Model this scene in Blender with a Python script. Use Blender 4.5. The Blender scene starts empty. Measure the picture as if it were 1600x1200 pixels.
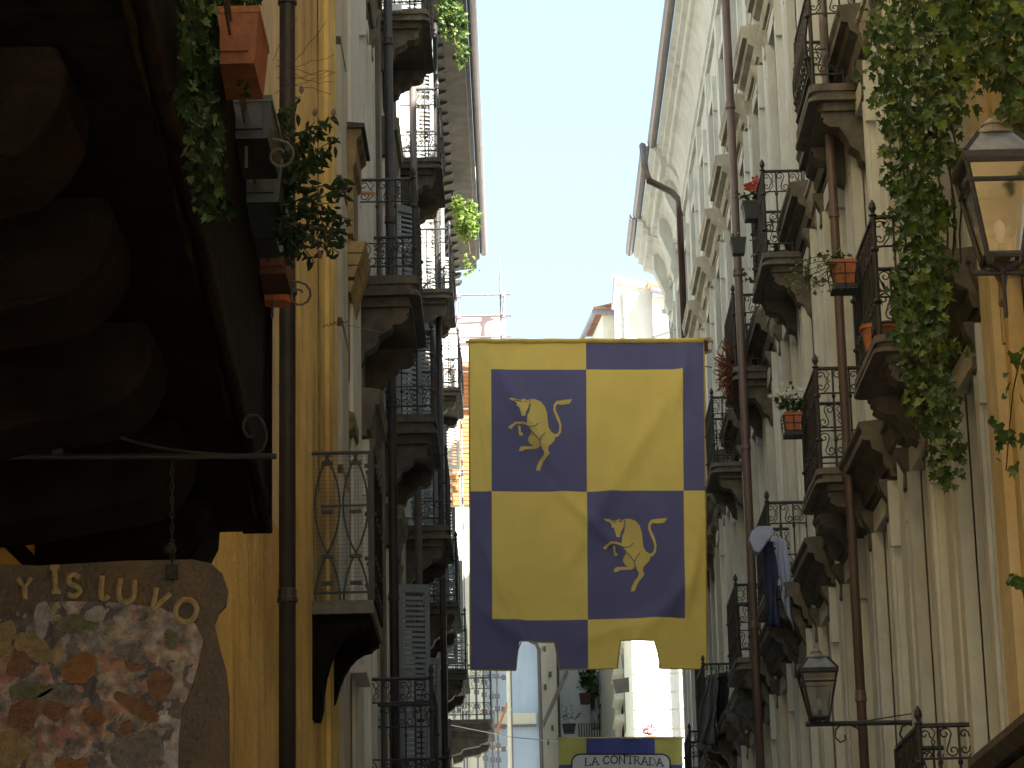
import bpy, bmesh, math, random
from mathutils import Vector, Matrix, geometry
R_ = math.radians
rnd = random.Random(7)
scene = bpy.context.scene
COL = scene.collection

# ------------------------------------------------------------------ camera
FP = 4278.0                      # focal length in photo pixels (1600 wide)
EYE = Vector((0, 0, 1.6))
_up = Vector((-350, 15600, -4278)).normalized()
_fw = Vector((22, -1173, -4278))
_fw = (_fw - _fw.dot(_up) * _up).normalized()
_rt = _fw.cross(_up)
ROT = Matrix((_rt, _fw, _up))
cam = bpy.data.cameras.new('camera')
cam.sensor_width = 36
cam.lens = 36 * FP / 1600
cam.clip_start = 0.1
cam.clip_end = 2000
camo = bpy.data.objects.new('camera', cam)
COL.objects.link(camo)
camo.matrix_world = Matrix.Translation(EYE) @ ROT.to_4x4()
scene.camera = camo

# ------------------------------------------------------------------ light
SUN_EL, SUN_AZ = R_(38), R_(46)          # azimuth: from behind the viewer towards the right
w = bpy.data.worlds.new('World'); scene.world = w; w.use_nodes = True
nt = w.node_tree
bg = nt.nodes['Background']
sky = nt.nodes.new('ShaderNodeTexSky'); sky.sky_type = 'NISHITA'; sky.sun_disc = False
sky.sun_elevation = SUN_EL
sdir = Vector((math.sin(SUN_AZ) * math.cos(SUN_EL), -math.cos(SUN_AZ) * math.cos(SUN_EL), math.sin(SUN_EL)))
sky.sun_rotation = math.atan2(sdir.x, sdir.y)
sky.dust_density = .5; sky.air_density = 1.0; sky.ozone_density = .8
mixs = nt.nodes.new('ShaderNodeMixRGB'); mixs.inputs[0].default_value = .8      # even, thin summer haze over the whole sky
mixs.inputs[2].default_value = (1.22, 1.66, 1.78, 1)
nt.links.new(sky.outputs[0], mixs.inputs[1]); nt.links.new(mixs.outputs[0], bg.inputs[0]); bg.inputs[1].default_value = 0.10
sl = bpy.data.lights.new('sun', 'SUN'); sl.energy = 5.0; sl.angle = R_(0.5); sl.color = (1, .95, .87)
so = bpy.data.objects.new('sun', sl); COL.objects.link(so)
so.rotation_euler = sdir.to_track_quat('Z', 'Y').to_euler()
so.location = (0, 0, 40)
scene.view_settings.view_transform = 'Standard'
scene.view_settings.look = 'None'
scene.view_settings.exposure = 2.65
scene.view_settings.gamma = 1
scene.view_settings.use_curve_mapping = False

# ------------------------------------------------------------------ projection helpers (photo pixel -> place)
def ray(u, v):
    return ROT @ Vector((u - 800, 600 - v, -FP))
def PD(u, v, D):
    d = ray(u, v); return EYE + d * (D / d.y)
def PX(u, v, x):
    d = ray(u, v); return EYE + d * (x / d.x)
def PZ(u, v, z):
    d = ray(u, v); return EYE + d * ((z - 1.6) / d.z)

# ------------------------------------------------------------------ materials
def mat(name, c, rough=.8, var=.25, scale=6, bump=.3, streak=0.0, c2=None, patch=.5, metal=0.0, spec=.3, bscale=None, trans=0.0, detail=8):
    m = bpy.data.materials.new(name); m.use_nodes = True
    n = m.node_tree.nodes; l = m.node_tree.links
    b = n['Principled BSDF']
    b.inputs['Roughness'].default_value = rough
    b.inputs['Metallic'].default_value = metal
    b.inputs['Specular IOR Level'].default_value = spec
    tc = n.new('ShaderNodeTexCoord')
    geo = n.new('ShaderNodeNewGeometry')
    nz = n.new('ShaderNodeTexNoise'); nz.inputs['Scale'].default_value = scale; nz.inputs['Detail'].default_value = detail
    nz.inputs['Roughness'].default_value = .65
    l.new(geo.outputs['Position'], nz.inputs['Vector'])
    r = n.new('ShaderNodeValToRGB')
    r.color_ramp.elements[0].position = .3; r.color_ramp.elements[1].position = .7
    k0 = 1 - var; k1 = 1 + var * .6
    r.color_ramp.elements[0].color = (c[0]*k0, c[1]*k0, c[2]*k0, 1)
    r.color_ramp.elements[1].color = (min(1, c[0]*k1), min(1, c[1]*k1), min(1, c[2]*k1), 1)
    l.new(nz.outputs[0], r.inputs[0])
    out = r.outputs[0]
    if c2 is not None:
        n2 = n.new('ShaderNodeTexNoise'); n2.inputs['Scale'].default_value = scale * .22; n2.inputs['Detail'].default_value = 9
        n2.inputs['Roughness'].default_value = .7
        l.new(geo.outputs['Position'], n2.inputs['Vector'])
        r2 = n.new('ShaderNodeValToRGB'); r2.color_ramp.elements[0].position = 1 - patch - .06; r2.color_ramp.elements[1].position = 1 - patch + .12
        l.new(n2.outputs[0], r2.inputs[0])
        mx = n.new('ShaderNodeMixRGB'); mx.inputs[2].default_value = (*c2, 1)
        l.new(r2.outputs[0], mx.inputs[0]); l.new(out, mx.inputs[1]); out = mx.outputs[0]
    if streak:
        mp = n.new('ShaderNodeMapping'); mp.inputs['Scale'].default_value = (4.2, 4.2, .7)
        l.new(geo.outputs['Position'], mp.inputs[0])
        n3 = n.new('ShaderNodeTexNoise'); n3.inputs['Scale'].default_value = 1.0; n3.inputs['Detail'].default_value = 9; n3.inputs['Roughness'].default_value = .68
        l.new(mp.outputs[0], n3.inputs['Vector'])
        r3 = n.new('ShaderNodeValToRGB'); r3.color_ramp.elements[0].position = .50; r3.color_ramp.elements[1].position = .78
        l.new(n3.outputs[0], r3.inputs[0])
        ma = n.new('ShaderNodeMath'); ma.operation = 'MULTIPLY'; ma.inputs[1].default_value = streak
        l.new(r3.outputs[0], ma.inputs[0])
        mx = n.new('ShaderNodeMixRGB'); mx.blend_type = 'MULTIPLY'; mx.inputs[2].default_value = (.38, .34, .28, 1)
        l.new(ma.outputs[0], mx.inputs[0]); l.new(out, mx.inputs[1]); out = mx.outputs[0]
    l.new(out, b.inputs['Base Color'])
    if bump:
        bn = n.new('ShaderNodeTexNoise'); bn.inputs['Scale'].default_value = bscale or scale * 5; bn.inputs['Detail'].default_value = 6
        l.new(geo.outputs['Position'], bn.inputs['Vector'])
        bp = n.new('ShaderNodeBump'); bp.inputs['Strength'].default_value = bump; bp.inputs['Distance'].default_value = .02
        l.new(bn.outputs[0], bp.inputs['Height']); l.new(bp.outputs[0], b.inputs['Normal'])
    if trans:
        tr = n.new('ShaderNodeBsdfTranslucent'); l.new(out, tr.inputs[0])
        ms = n.new('ShaderNodeMixShader'); ms.inputs[0].default_value = trans
        l.new(b.outputs[0], ms.inputs[1]); l.new(tr.outputs[0], ms.inputs[2])
        l.new(ms.outputs[0], n['Material Output'].inputs[0])
    return m

M = {}
M['cream'] = mat('cream_plaster', (.57, .605, .585), var=.12, scale=1.6, streak=.5, c2=(.50, .48, .40), patch=.36, bump=.25, bscale=14)
M['cream_trim'] = mat('cream_trim', (.59, .615, .585), var=.15, scale=3, streak=.55, bump=.2, bscale=16)
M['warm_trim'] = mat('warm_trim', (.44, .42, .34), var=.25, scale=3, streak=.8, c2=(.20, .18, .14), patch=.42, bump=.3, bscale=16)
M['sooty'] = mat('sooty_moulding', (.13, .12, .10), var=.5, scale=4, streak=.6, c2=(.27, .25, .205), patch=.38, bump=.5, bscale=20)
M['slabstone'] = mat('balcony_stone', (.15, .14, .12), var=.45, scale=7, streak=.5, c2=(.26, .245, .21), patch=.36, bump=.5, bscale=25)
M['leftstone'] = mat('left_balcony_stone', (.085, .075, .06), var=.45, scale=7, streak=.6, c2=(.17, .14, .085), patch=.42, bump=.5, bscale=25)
M['yellow'] = mat('yellow_plaster', (.72, .53, .18), var=.22, scale=2.6, streak=.95, c2=(.46, .29, .09), patch=.47, bump=.5, bscale=18)
M['yellow_pale'] = mat('pale_cream_plaster', (.66, .56, .36), var=.15, scale=4, streak=.5, c2=(.55, .38, .14), patch=.38, bump=.3, bscale=18)
M['ochre'] = mat('ochre_plaster', (.60, .44, .19), var=.22, scale=2.2, streak=.8, c2=(.50, .42, .28), patch=.45, bump=.4, bscale=18)
M['ochre_dark'] = mat('dark_ochre', (.016, .011, .004), var=.6, scale=9, bump=.5, c2=(.025,.02,.012), patch=.5, spec=.02)  # very dark ochre for the balcony's underside edge
M['ochre_dirty'] = mat('ochre_dirty', (.36, .26, .11), var=.4, scale=5, streak=.7, c2=(.10, .08, .05), patch=.5, bump=.4, bscale=18)
M['grey'] = mat('grey_plaster', (.44, .42, .36), var=.15, scale=2, streak=.6, c2=(.36, .33, .27), patch=.45, bump=.3, bscale=16)
M['grey_light'] = mat('light_grey_plaster', (.58, .57, .52), var=.12, scale=2, streak=.5, bump=.2, bscale=16)
M['eave'] = mat('dark_eave', (.075, .068, .055), var=.4, scale=3, streak=.6, bump=.3)
M['greydirty'] = mat('dirty_plaster', (.17, .15, .115), var=.4, scale=3, streak=.7, c2=(.09, .08, .06), patch=.45, bump=.3, bscale=16)
M['darkstone'] = mat('shaded_stone', (.010, .008, .006), var=.6, scale=5, c2=(.026, .017, .008), patch=.35, bump=.8, bscale=22, spec=.02)  # stone coloured near black for the shade under the heavy balcony
M['darkslab'] = mat('shaded_slab', (.007, .006, .0045), var=.5, scale=5, bump=.8, bscale=14, spec=.02)  # near-black slab colour, shade beneath the balcony put in
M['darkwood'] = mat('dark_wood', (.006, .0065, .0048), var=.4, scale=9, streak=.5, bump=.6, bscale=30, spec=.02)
M['iron'] = mat('wrought_iron', (.035, .034, .035), rough=.5, var=.4, scale=20, bump=.3, spec=.4, c2=(.06, .045, .035), patch=.35)
M['iron_near'] = mat('shaded_iron', (.012,.012,.013), rough=.6, var=.4, scale=20, bump=.3, spec=.2)  # iron of the sign arm, blackened for the shade it hangs in
M['iron_grey'] = mat('grey_painted_iron', (.035, .038, .045), rough=.45, var=.3, scale=20, bump=.2, spec=.5)  # grey paint darkened for near shade
M['iron_pale'] = mat('worn_pale_iron', (.07, .065, .06), rough=.5, var=.5, scale=30, bump=.4, spec=.5)  # worn iron, its colour lowered for shade at the near balcony
M['pipe'] = mat('brown_pipe', (.13, .085, .072), rough=.45, var=.25, scale=3, streak=.6, bump=.15, spec=.5)
M['pipe_dark'] = mat('dark_pipe', (.032, .028, .026), rough=.5, var=.4, scale=5, streak=.4, bump=.3, spec=.35, c2=(.055, .045, .035), patch=.4)
M['pipe_grey'] = mat('grey_pipe', (.10, .085, .078), rough=.5, var=.3, scale=5, streak=.4, bump=.2, spec=.4)
M['gutter'] = mat('copper_gutter', (.20, .175, .185), rough=.4, var=.2, scale=3, bump=.1, spec=.5)
M['glassdark'] = mat('window_glass', (.03, .035, .04), rough=.08, var=.2, scale=2, bump=0, spec=.6)
M['shutter'] = mat('grey_blue_shutter', (.20, .22, .225), rough=.6, var=.2, scale=6, bump=.2, streak=.4)
M['shutter_pale'] = mat('pale_shutter', (.62, .60, .55), rough=.6, var=.2, scale=6, bump=.2, streak=.3)
M['frame'] = mat('window_frame_paint', (.34, .33, .30), rough=.6, var=.2, scale=8, bump=.1)
M['terracotta'] = mat('terracotta', (.42, .15, .065), rough=.8, var=.3, scale=14, bump=.3, c2=(.38, .17, .09), patch=.35)
M['pot_dark'] = mat('black_plastic_pot', (.009, .009, .009), rough=.45, var=.3, scale=15, bump=.1, spec=.5)
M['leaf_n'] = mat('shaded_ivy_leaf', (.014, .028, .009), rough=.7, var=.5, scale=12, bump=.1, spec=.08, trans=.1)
M['clay_shaded'] = mat('shaded_clay', (.20, .075, .032), rough=.85, var=.35, scale=14, bump=.3, c2=(.12,.06,.035), patch=.4)  # terracotta darkened in colour for the shade at the near balcony
M['dead'] = mat('dead_leaf', (.16, .10, .03), rough=.7, var=.4, scale=12, bump=.1, trans=.2)
M['pot_green'] = mat('dark_green_pot', (.014, .026, .022), rough=.5, var=.3, scale=15, bump=.1, spec=.5)
M['pot_brown'] = mat('reddish_brown_pot', (.06, .022, .014), rough=.7, var=.4, scale=15, bump=.3)
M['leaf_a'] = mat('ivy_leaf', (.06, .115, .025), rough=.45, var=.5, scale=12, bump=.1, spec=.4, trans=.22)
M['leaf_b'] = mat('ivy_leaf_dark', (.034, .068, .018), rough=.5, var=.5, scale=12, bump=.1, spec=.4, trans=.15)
M['leaf_c'] = mat('ivy_leaf_bright', (.14, .21, .035), rough=.45, var=.4, scale=12, bump=.1, spec=.4, trans=.3)
M['leaf_o'] = mat('shrub_leaf', (.014, .026, .012), rough=.6, var=.4, scale=25, bump=.1, spec=.15, trans=.12)  # leaf green halved in colour to suit the shade around the shrub
M['leaf_y'] = mat('creeper_leaf', (.16, .24, .055), rough=.5, var=.4, scale=6, bump=.1, trans=.3)
M['leaf_dry'] = mat('dry_twig', (.22, .08, .045), rough=.9, var=.5, scale=20, bump=.2)
M['stem'] = mat('woody_stem', (.07, .05, .03), rough=.9, var=.4, scale=20, bump=.3)
M['flower_red'] = mat('red_petal', (.40, .05, .035), rough=.6, var=.2, scale=20, bump=0, trans=.3)
M['flower_white'] = mat('white_petal', (.75, .75, .72), rough=.6, var=.1, scale=20, bump=0, trans=.3)
M['flower_pink'] = mat('pink_petal', (.55, .22, .24), rough=.6, var=.1, scale=20, bump=0, trans=.3)
M['flower_mauve'] = mat('mauve_petal', (.16, .10, .13), rough=.6, var=.2, scale=20, bump=0, trans=.2)
M['wood'] = mat('pale_wood', (.42, .27, .14), rough=.7, var=.3, scale=14, bump=.3)
M['cloth_y'] = mat('yellow_cloth', (.90, .66, .17), rough=.75, var=.08, scale=2, bump=.25, bscale=160, trans=.35, spec=.2)
M['cloth_b'] = mat('blue_cloth', (.145, .135, .26), rough=.7, var=.10, scale=2, bump=.25, bscale=160, trans=.25, spec=.2)
M['cloth_by'] = mat('buff_emblem_cloth', (.91, .68, .19), rough=.75, var=.06, scale=2, bump=.2, bscale=160, trans=.2, spec=.2)
M['hem'] = mat('ochre_hem', (.48, .33, .08), rough=.8, var=.15, scale=5, bump=.2)
M['cloth_royal'] = mat('royal_blue_cloth', (.07, .09, .30), rough=.7, var=.1, scale=3, bump=.2, trans=.2)
M['cloth_g'] = mat('greenish_yellow_cloth', (.42, .40, .13), rough=.7, var=.1, scale=3, bump=.2, trans=.2)
M['panel_w'] = mat('white_panel_print', (.50, .53, .55), rough=.7, var=.06, scale=3, bump=.1)
M['ink'] = mat('dark_ink', (.035, .035, .06), rough=.8, var=.1, scale=3, bump=0)
M['pinkprint'] = mat('buff_print', (.55, .38, .26), rough=.8, var=.1, scale=3, bump=0)
M['laundry'] = mat('pale_blue_linen', (.46, .52, .74), rough=.8, var=.15, scale=12, bump=.2, trans=.25)
M['laundry_dark'] = mat('navy_linen', (.040, .050, .115), rough=.85, var=.3, scale=12, bump=.2, trans=.1)
M['matgrey'] = mat('grey_awning', (.11, .11, .115), rough=.85, var=.25, scale=8, bump=.3, streak=.4)
M['ground'] = mat('street_stone', (.52, .50, .45), rough=.8, var=.3, scale=4, bump=.4)
M['tile'] = mat('clay_tile', (.42, .22, .13), rough=.85, var=.4, scale=5, bump=.4)
M['white'] = mat('white_render', (.60, .59, .56), var=.08, scale=1.2, streak=.3, bump=.1, bscale=10)
M['shadewhite'] = mat('shade_blue_render', (.50, .58, .70), var=.08, scale=.8, streak=.25, bump=.1, bscale=10)  # white wall with the blue of open-sky shade in its colour
M['creamfar'] = mat('far_cream_render', (.70, .66, .52), var=.1, scale=1.2, streak=.3, bump=.1, bscale=10)
M['pinkwhite'] = mat('pinkish_sheeting', (.72, .55, .52), var=.1, scale=1.2, bump=.1, bscale=10, trans=.3)
M['brick'] = mat('orange_brick', (.50, .19, .075), var=.25, scale=8, bump=.4, c2=(.58, .30, .15), patch=.4)
M['scaf'] = mat('scaffold_tube', (.20, .17, .18), rough=.45, var=.3, scale=8, bump=.1, spec=.5, metal=.3)
M['scaf_pale'] = mat('pale_scaffold_tube', (.72, .66, .52), rough=.5, var=.1, scale=8, bump=.1)
M['bulb'] = mat('lamp_bulb', (.75, .74, .70), rough=.15, var=.03, scale=4, bump=0, spec=.6)
M['marble'] = mat('white_marble', (.62, .63, .64), rough=.4, var=.1, scale=6, bump=.1)
def glassmat():
    m = bpy.data.materials.new('lantern_glass'); m.use_nodes = True
    n = m.node_tree.nodes; l = m.node_tree.links
    tp = n.new('ShaderNodeBsdfTransparent'); tp.inputs[0].default_value = (.97, .98, .98, 1)
    gl = n.new('ShaderNodeBsdfGlossy'); gl.inputs['Roughness'].default_value = .08; gl.inputs[0].default_value = (.86, .93, 1, 1)
    tc = n.new('ShaderNodeNewGeometry')
    nz = n.new('ShaderNodeTexNoise'); nz.inputs['Scale'].default_value = 9
    l.new(tc.outputs['Position'], nz.inputs['Vector'])
    rr = n.new('ShaderNodeMapRange'); rr.inputs[3].default_value = .38; rr.inputs[4].default_value = .68
    l.new(nz.outputs[0], rr.inputs[0])
    ms = n.new('ShaderNodeMixShader'); l.new(rr.outputs[0], ms.inputs[0])
    l.new(tp.outputs[0], ms.inputs[1]); l.new(gl.outputs[0], ms.inputs[2]); l.new(ms.outputs[0], n['Material Output'].inputs[0])
    return m
M['glass'] = glassmat()
def paintmat():
    m = bpy.data.materials.new('worn_painting'); m.use_nodes = True
    n = m.node_tree.nodes; l = m.node_tree.links; b = n['Principled BSDF']; b.inputs['Roughness'].default_value = .55
    g = n.new('ShaderNodeNewGeometry')
    wn = n.new('ShaderNodeTexNoise'); wn.inputs['Scale'].default_value = 11; wn.inputs['Detail'].default_value = 5
    l.new(g.outputs['Position'], wn.inputs['Vector'])
    mx = n.new('ShaderNodeMixRGB'); mx.blend_type = 'LINEAR_LIGHT'; mx.inputs[0].default_value = .28
    l.new(g.outputs['Position'], mx.inputs[1]); l.new(wn.outputs[1], mx.inputs[2])
    vo = n.new('ShaderNodeTexVoronoi'); vo.inputs['Scale'].default_value = 10; vo.feature = 'SMOOTH_F1'; vo.inputs['Smoothness'].default_value = .25
    l.new(mx.outputs[0], vo.inputs['Vector'])
    sp = n.new('ShaderNodeSeparateColor'); l.new(vo.outputs['Color'], sp.inputs[0])
    r = n.new('ShaderNodeValToRGB'); cr = r.color_ramp
    cols = [(0, (.015, .014, .016)), (.16, (.03, .024, .02)), (.3, (.13, .12, .125)), (.42, (.19, .18, .19)), (.52, (.15, .07, .04)), (.6, (.13, .06, .045)), (.7, (.16, .14, .11)), (.8, (.09, .08, .05)), (.9, (.15, .11, .05)), (1, (.22, .22, .25))]
    cr.elements[0].position = 0; cr.elements[0].color = (*cols[0][1], 1); cr.elements[1].position = 1; cr.elements[1].color = (*cols[-1][1], 1)
    for p, c in cols[1:-1]:
        e = cr.elements.new(p); e.color = (*c, 1)
    l.new(sp.outputs[0], r.inputs[0])
    n2 = n.new('ShaderNodeTexNoise'); n2.inputs['Scale'].default_value = 26; n2.inputs['Detail'].default_value = 8
    l.new(g.outputs['Position'], n2.inputs['Vector'])
    r2 = n.new('ShaderNodeValToRGB'); r2.color_ramp.elements[0].position = .35; r2.color_ramp.elements[0].color = (.25, .25, .25, 1); r2.color_ramp.elements[1].position = .65; r2.color_ramp.elements[1].color = (1.25, 1.2, 1.15, 1)
    l.new(n2.outputs[0], r2.inputs[0])
    m2 = n.new('ShaderNodeMixRGB'); m2.blend_type = 'MULTIPLY'; m2.inputs[0].default_value = 1
    l.new(r.outputs[0], m2.inputs[1]); l.new(r2.outputs[0], m2.inputs[2]); l.new(m2.outputs[0], b.inputs['Base Color'])
    bp = n.new('ShaderNodeBump'); bp.inputs['Strength'].default_value = .9; bp.inputs['Distance'].default_value = .01
    l.new(n2.outputs[0], bp.inputs['Height']); l.new(bp.outputs[0], b.inputs['Normal'])
    return m
M['painting'] = paintmat()  # worn painting, its tones also darkened for the shade it hangs in
M['signwood'] = mat('sign_board_wood', (.055, .043, .03), rough=.6, var=.4, scale=14, bump=.6, c2=(.085, .05, .02), patch=.4)  # board, letters and figures below darkened for the sign's shade
M['gilt'] = mat('worn_gilt', (.22, .165, .085), rough=.5, var=.4, scale=60, bump=.4)
M['skin'] = mat('painted_skin', (.12, .065, .042), rough=.6, var=.4, scale=50, bump=.6)
M['greyp'] = mat('painted_grey_white', (.18,.18,.19), rough=.6, var=.4, scale=40, bump=.6)
M['capcream'] = mat('painted_cream_cap', (.16, .125, .07), rough=.6, var=.4, scale=40, bump=.6)
M['caporange'] = mat('painted_orange', (.15, .075, .032), rough=.6, var=.4, scale=40, bump=.6)
M['capgrey'] = mat('painted_grey_hair', (.10, .095, .095), rough=.6, var=.5, scale=40, bump=.6)
M['capgreen'] = mat('painted_green_hood', (.075, .085, .055), rough=.6, var=.4, scale=40, bump=.6)

# ------------------------------------------------------------------ mesh helpers
class MB:
    def __init__(s): s.v = []; s.f = []; s.mi = []; s.cur = 0
    def add(s, vs, fs):
        o = len(s.v); s.v += [tuple(p) for p in vs]
        for f in fs: s.f.append([i + o for i in f]); s.mi.append(s.cur)
        return s
    def box(s, a, b):
        x0, y0, z0 = (min(a[i], b[i]) for i in range(3)); x1, y1, z1 = (max(a[i], b[i]) for i in range(3))
        return s.add([(x0,y0,z0),(x1,y0,z0),(x1,y1,z0),(x0,y1,z0),(x0,y0,z1),(x1,y0,z1),(x1,y1,z1),(x0,y1,z1)],
                     [(0,3,2,1),(4,5,6,7),(0,1,5,4),(1,2,6,5),(2,3,7,6),(3,0,4,7)])
    def quad(s, a, b, c, d): return s.add([a, b, c, d], [(0,1,2,3)])
    def tube(s, pts, r, n=6, cap=True, closed=False):
        pts = [Vector(p) for p in pts]; N = len(pts); vs = []; fs = []
        up = None
        for i, p in enumerate(pts):
            if closed: t = pts[(i+1) % N] - pts[i-1]
            else: t = pts[min(i+1, N-1)] - pts[max(i-1, 0)]
            if t.length < 1e-9: t = Vector((0,0,1))
            t.normalize()
            if up is None:
                up = Vector((0,0,1)) if abs(t.z) < .9 else Vector((1,0,0))
            a = t.cross(up)
            if a.length < 1e-4: a = t.cross(Vector((.3,1,.2)))
            a.normalize(); b = a.cross(t); up = b
            rr = r[i] if isinstance(r, (list, tuple)) else r
            for k in range(n):
                an = 2*math.pi*k/n; vs.append(p + a*rr*math.cos(an) + b*rr*math.sin(an))
        for i in range(N if closed else N-1):
            j = (i+1) % N
            for k in range(n): fs.append((i*n+k, i*n+(k+1)%n, j*n+(k+1)%n, j*n+k))
        if cap and not closed:
            fs.append(tuple(range(n))[::-1]); fs.append(tuple((N-1)*n+k for k in range(n)))
        return s.add(vs, fs)
    def prism(s, poly, axis, a, b):
        """poly of 2D points; axis 0: (y,z) along x, 1: (x,z) along y, 2: (x,y) along z"""
        def mk(p, t): return (t, p[0], p[1]) if axis == 0 else (p[0], t, p[1]) if axis == 1 else (p[0], p[1], t)
        n = len(poly)
        tri = geometry.tessellate_polygon([[Vector((p[0], p[1], 0)) for p in poly]])
        vs = [mk(p, a) for p in poly] + [mk(p, b) for p in poly]
        fs = [tuple(t) for t in tri] + [tuple(i+n for i in reversed(t)) for t in tri]
        fs += [(i, (i+1) % n, (i+1) % n + n, i+n) for i in range(n)]
        return s.add(vs, fs)
    def lathe(s, prof, c=(0,0,0), n=12):
        vs = []; fs = []
        for r, z in prof:
            for k in range(n): an = 2*math.pi*k/n; vs.append((c[0]+r*math.cos(an), c[1]+r*math.sin(an), c[2]+z))
        for i in range(len(prof)-1):
            for k in range(n): fs.append((i*n+k, i*n+(k+1)%n, (i+1)*n+(k+1)%n, (i+1)*n+k))
        fs.append(tuple(range(n))[::-1]); fs.append(tuple((len(prof)-1)*n+k for k in range(n)))
        return s.add(vs, fs)
    def frustum(s, c, w0, w1, z0, z1, l0=None, l1=None):
        l0 = w0 if l0 is None else l0; l1 = w1 if l1 is None else l1
        x, y = c[0], c[1]
        vs = [(x+a*w0/2, y+b*l0/2, z0) for a, b in ((-1,-1),(1,-1),(1,1),(-1,1))] + [(x+a*w1/2, y+b*l1/2, z1) for a, b in ((-1,-1),(1,-1),(1,1),(-1,1))]
        return s.add(vs, [(3,2,1,0),(4,5,6,7),(0,1,5,4),(1,2,6,5),(2,3,7,6),(3,0,4,7)])
    def mesh(s, name, mats, smooth=False, fix=True):
        me = bpy.data.meshes.new(name); me.from_pydata(s.v, [], s.f)
        mats = mats if isinstance(mats, (list, tuple)) else [mats]
        for m in mats: me.materials.append(m)
        if len(mats) > 1: me.polygons.foreach_set('material_index', s.mi)
        if fix:
            bm = bmesh.new(); bm.from_mesh(me); bmesh.ops.recalc_face_normals(bm, faces=bm.faces); bm.to_mesh(me); bm.free()
        if smooth: me.polygons.foreach_set('use_smooth', [True]*len(me.polygons))
        me.update(); return me

WL = {}
def link(name, data, parent=None, loc=(0,0,0), rot=(0,0,0), scale=(1,1,1)):
    """loc is the WORLD place; children hang under unrotated parents"""
    o = bpy.data.objects.new(name, data); COL.objects.link(o)
    loc = Vector(loc); WL[o.name] = loc
    if parent is not None:
        o.parent = parent; o.location = loc - WL[parent.name]
    else: o.location = loc
    o.rotation_euler = rot; o.scale = scale
    return o
def put(name, mb, m, parent=None, origin=None, smooth=False, fix=True):
    """mb holds world coordinates; the object's origin is moved to origin"""
    if origin is None:
        n = len(mb.v); origin = Vector((sum(p[0] for p in mb.v)/n, sum(p[1] for p in mb.v)/n, min(p[2] for p in mb.v)))
    origin = Vector(origin)
    mb.v = [tuple(Vector(p) - origin) for p in mb.v]
    return link(name, mb.mesh(name, m, smooth, fix), parent, origin)
def thing(name, label, cat, loc=(0,0,0), group=None, kind=None):
    o = bpy.data.objects.new(name, None); COL.objects.link(o)
    o.empty_display_size = .2
    o.location = loc; WL[o.name] = Vector(loc); return tag(o, label, cat, group, kind)
def tag(o, label=None, cat=None, group=None, kind=None):
    if label: o['label'] = label
    if cat: o['category'] = cat
    if group: o['group'] = group
    if kind: o['kind'] = kind
    return o

# ------------------------------------------------------------------ ground
g = put('ground', MB().quad((-300,-300,0),(300,-300,0),(300,300,0),(-300,300,0)), M['ground'], origin=(0,0,0)); tag(g, kind='structure')
M['paving'] = mat('street_paving', (.20,.19,.17), rough=.8, var=.3, scale=4, bump=.4)
st = MB().box((-1.9,-2,.004),(2.6,60,.012)); tag(put('street', st, M['paving'], origin=(0,0,0)), kind='structure')

# ------------------------------------------------------------------ facade machinery
def facade_wall(bld, side, x, y0, y1, z0, z1, holes, m, depth=.28, back=7.0, name='wall', top=True):
    """plane wall with recessed openings; side=+1 is the right side of the street"""
    ys = sorted({y0, y1} | {h[0] for h in holes} | {h[1] for h in holes})
    zs = sorted({z0, z1} | {h[2] for h in holes} | {h[3] for h in holes})
    mb = MB()
    hs = list(holes)
    for i in range(len(ys)-1):
        run = None
        for j in range(len(zs)-1):
            cy = (ys[i]+ys[i+1])/2; cz = (zs[j]+zs[j+1])/2
            inh = any(a < cy < b and c < cz < d for a, b, c, d in hs)
            if not inh: mb.quad((x,ys[i],zs[j]),(x,ys[i+1],zs[j]),(x,ys[i+1],zs[j+1]),(x,ys[i],zs[j+1]))
    xi = x + side*depth
    for a, b, c, d in hs:
        mb.quad((x,a,c),(xi,a,c),(xi,a,d),(x,a,d)); mb.quad((x,b,c),(xi,b,c),(xi,b,d),(x,b,d))
        mb.quad((x,a,d),(xi,a,d),(xi,b,d),(x,b,d)); mb.quad((x,a,c),(xi,a,c),(xi,b,c),(x,b,c))
    xb = x + side*back; xm = x + side*(depth+.03)
    # body behind the facade, closed at both ends
    mb.quad((xm,y0,z0),(xm,y1,z0),(xm,y1,z1),(xm,y0,z1))
    for yy in (y0, y1): mb.quad((x,yy,z0),(xb,yy,z0),(xb,yy,z1),(x,yy,z1))
    mb.quad((xb,y0,z0),(xb,y1,z0),(xb,y1,z1),(xb,y0,z1))
    if top: mb.quad((x,y0,z1),(xb,y0,z1),(xb,y1,z1),(x,y1,z1))
    return put(name, mb, m, bld, origin=(x, y0, z0), fix=False)

def mould(mb, side, x, y0, y1, prof):
    """profile list of (distance into the street, z) extruded along the street"""
    return mb.prism([(x - side*d, z) for d, z in prof], 1, y0, y1)

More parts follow.
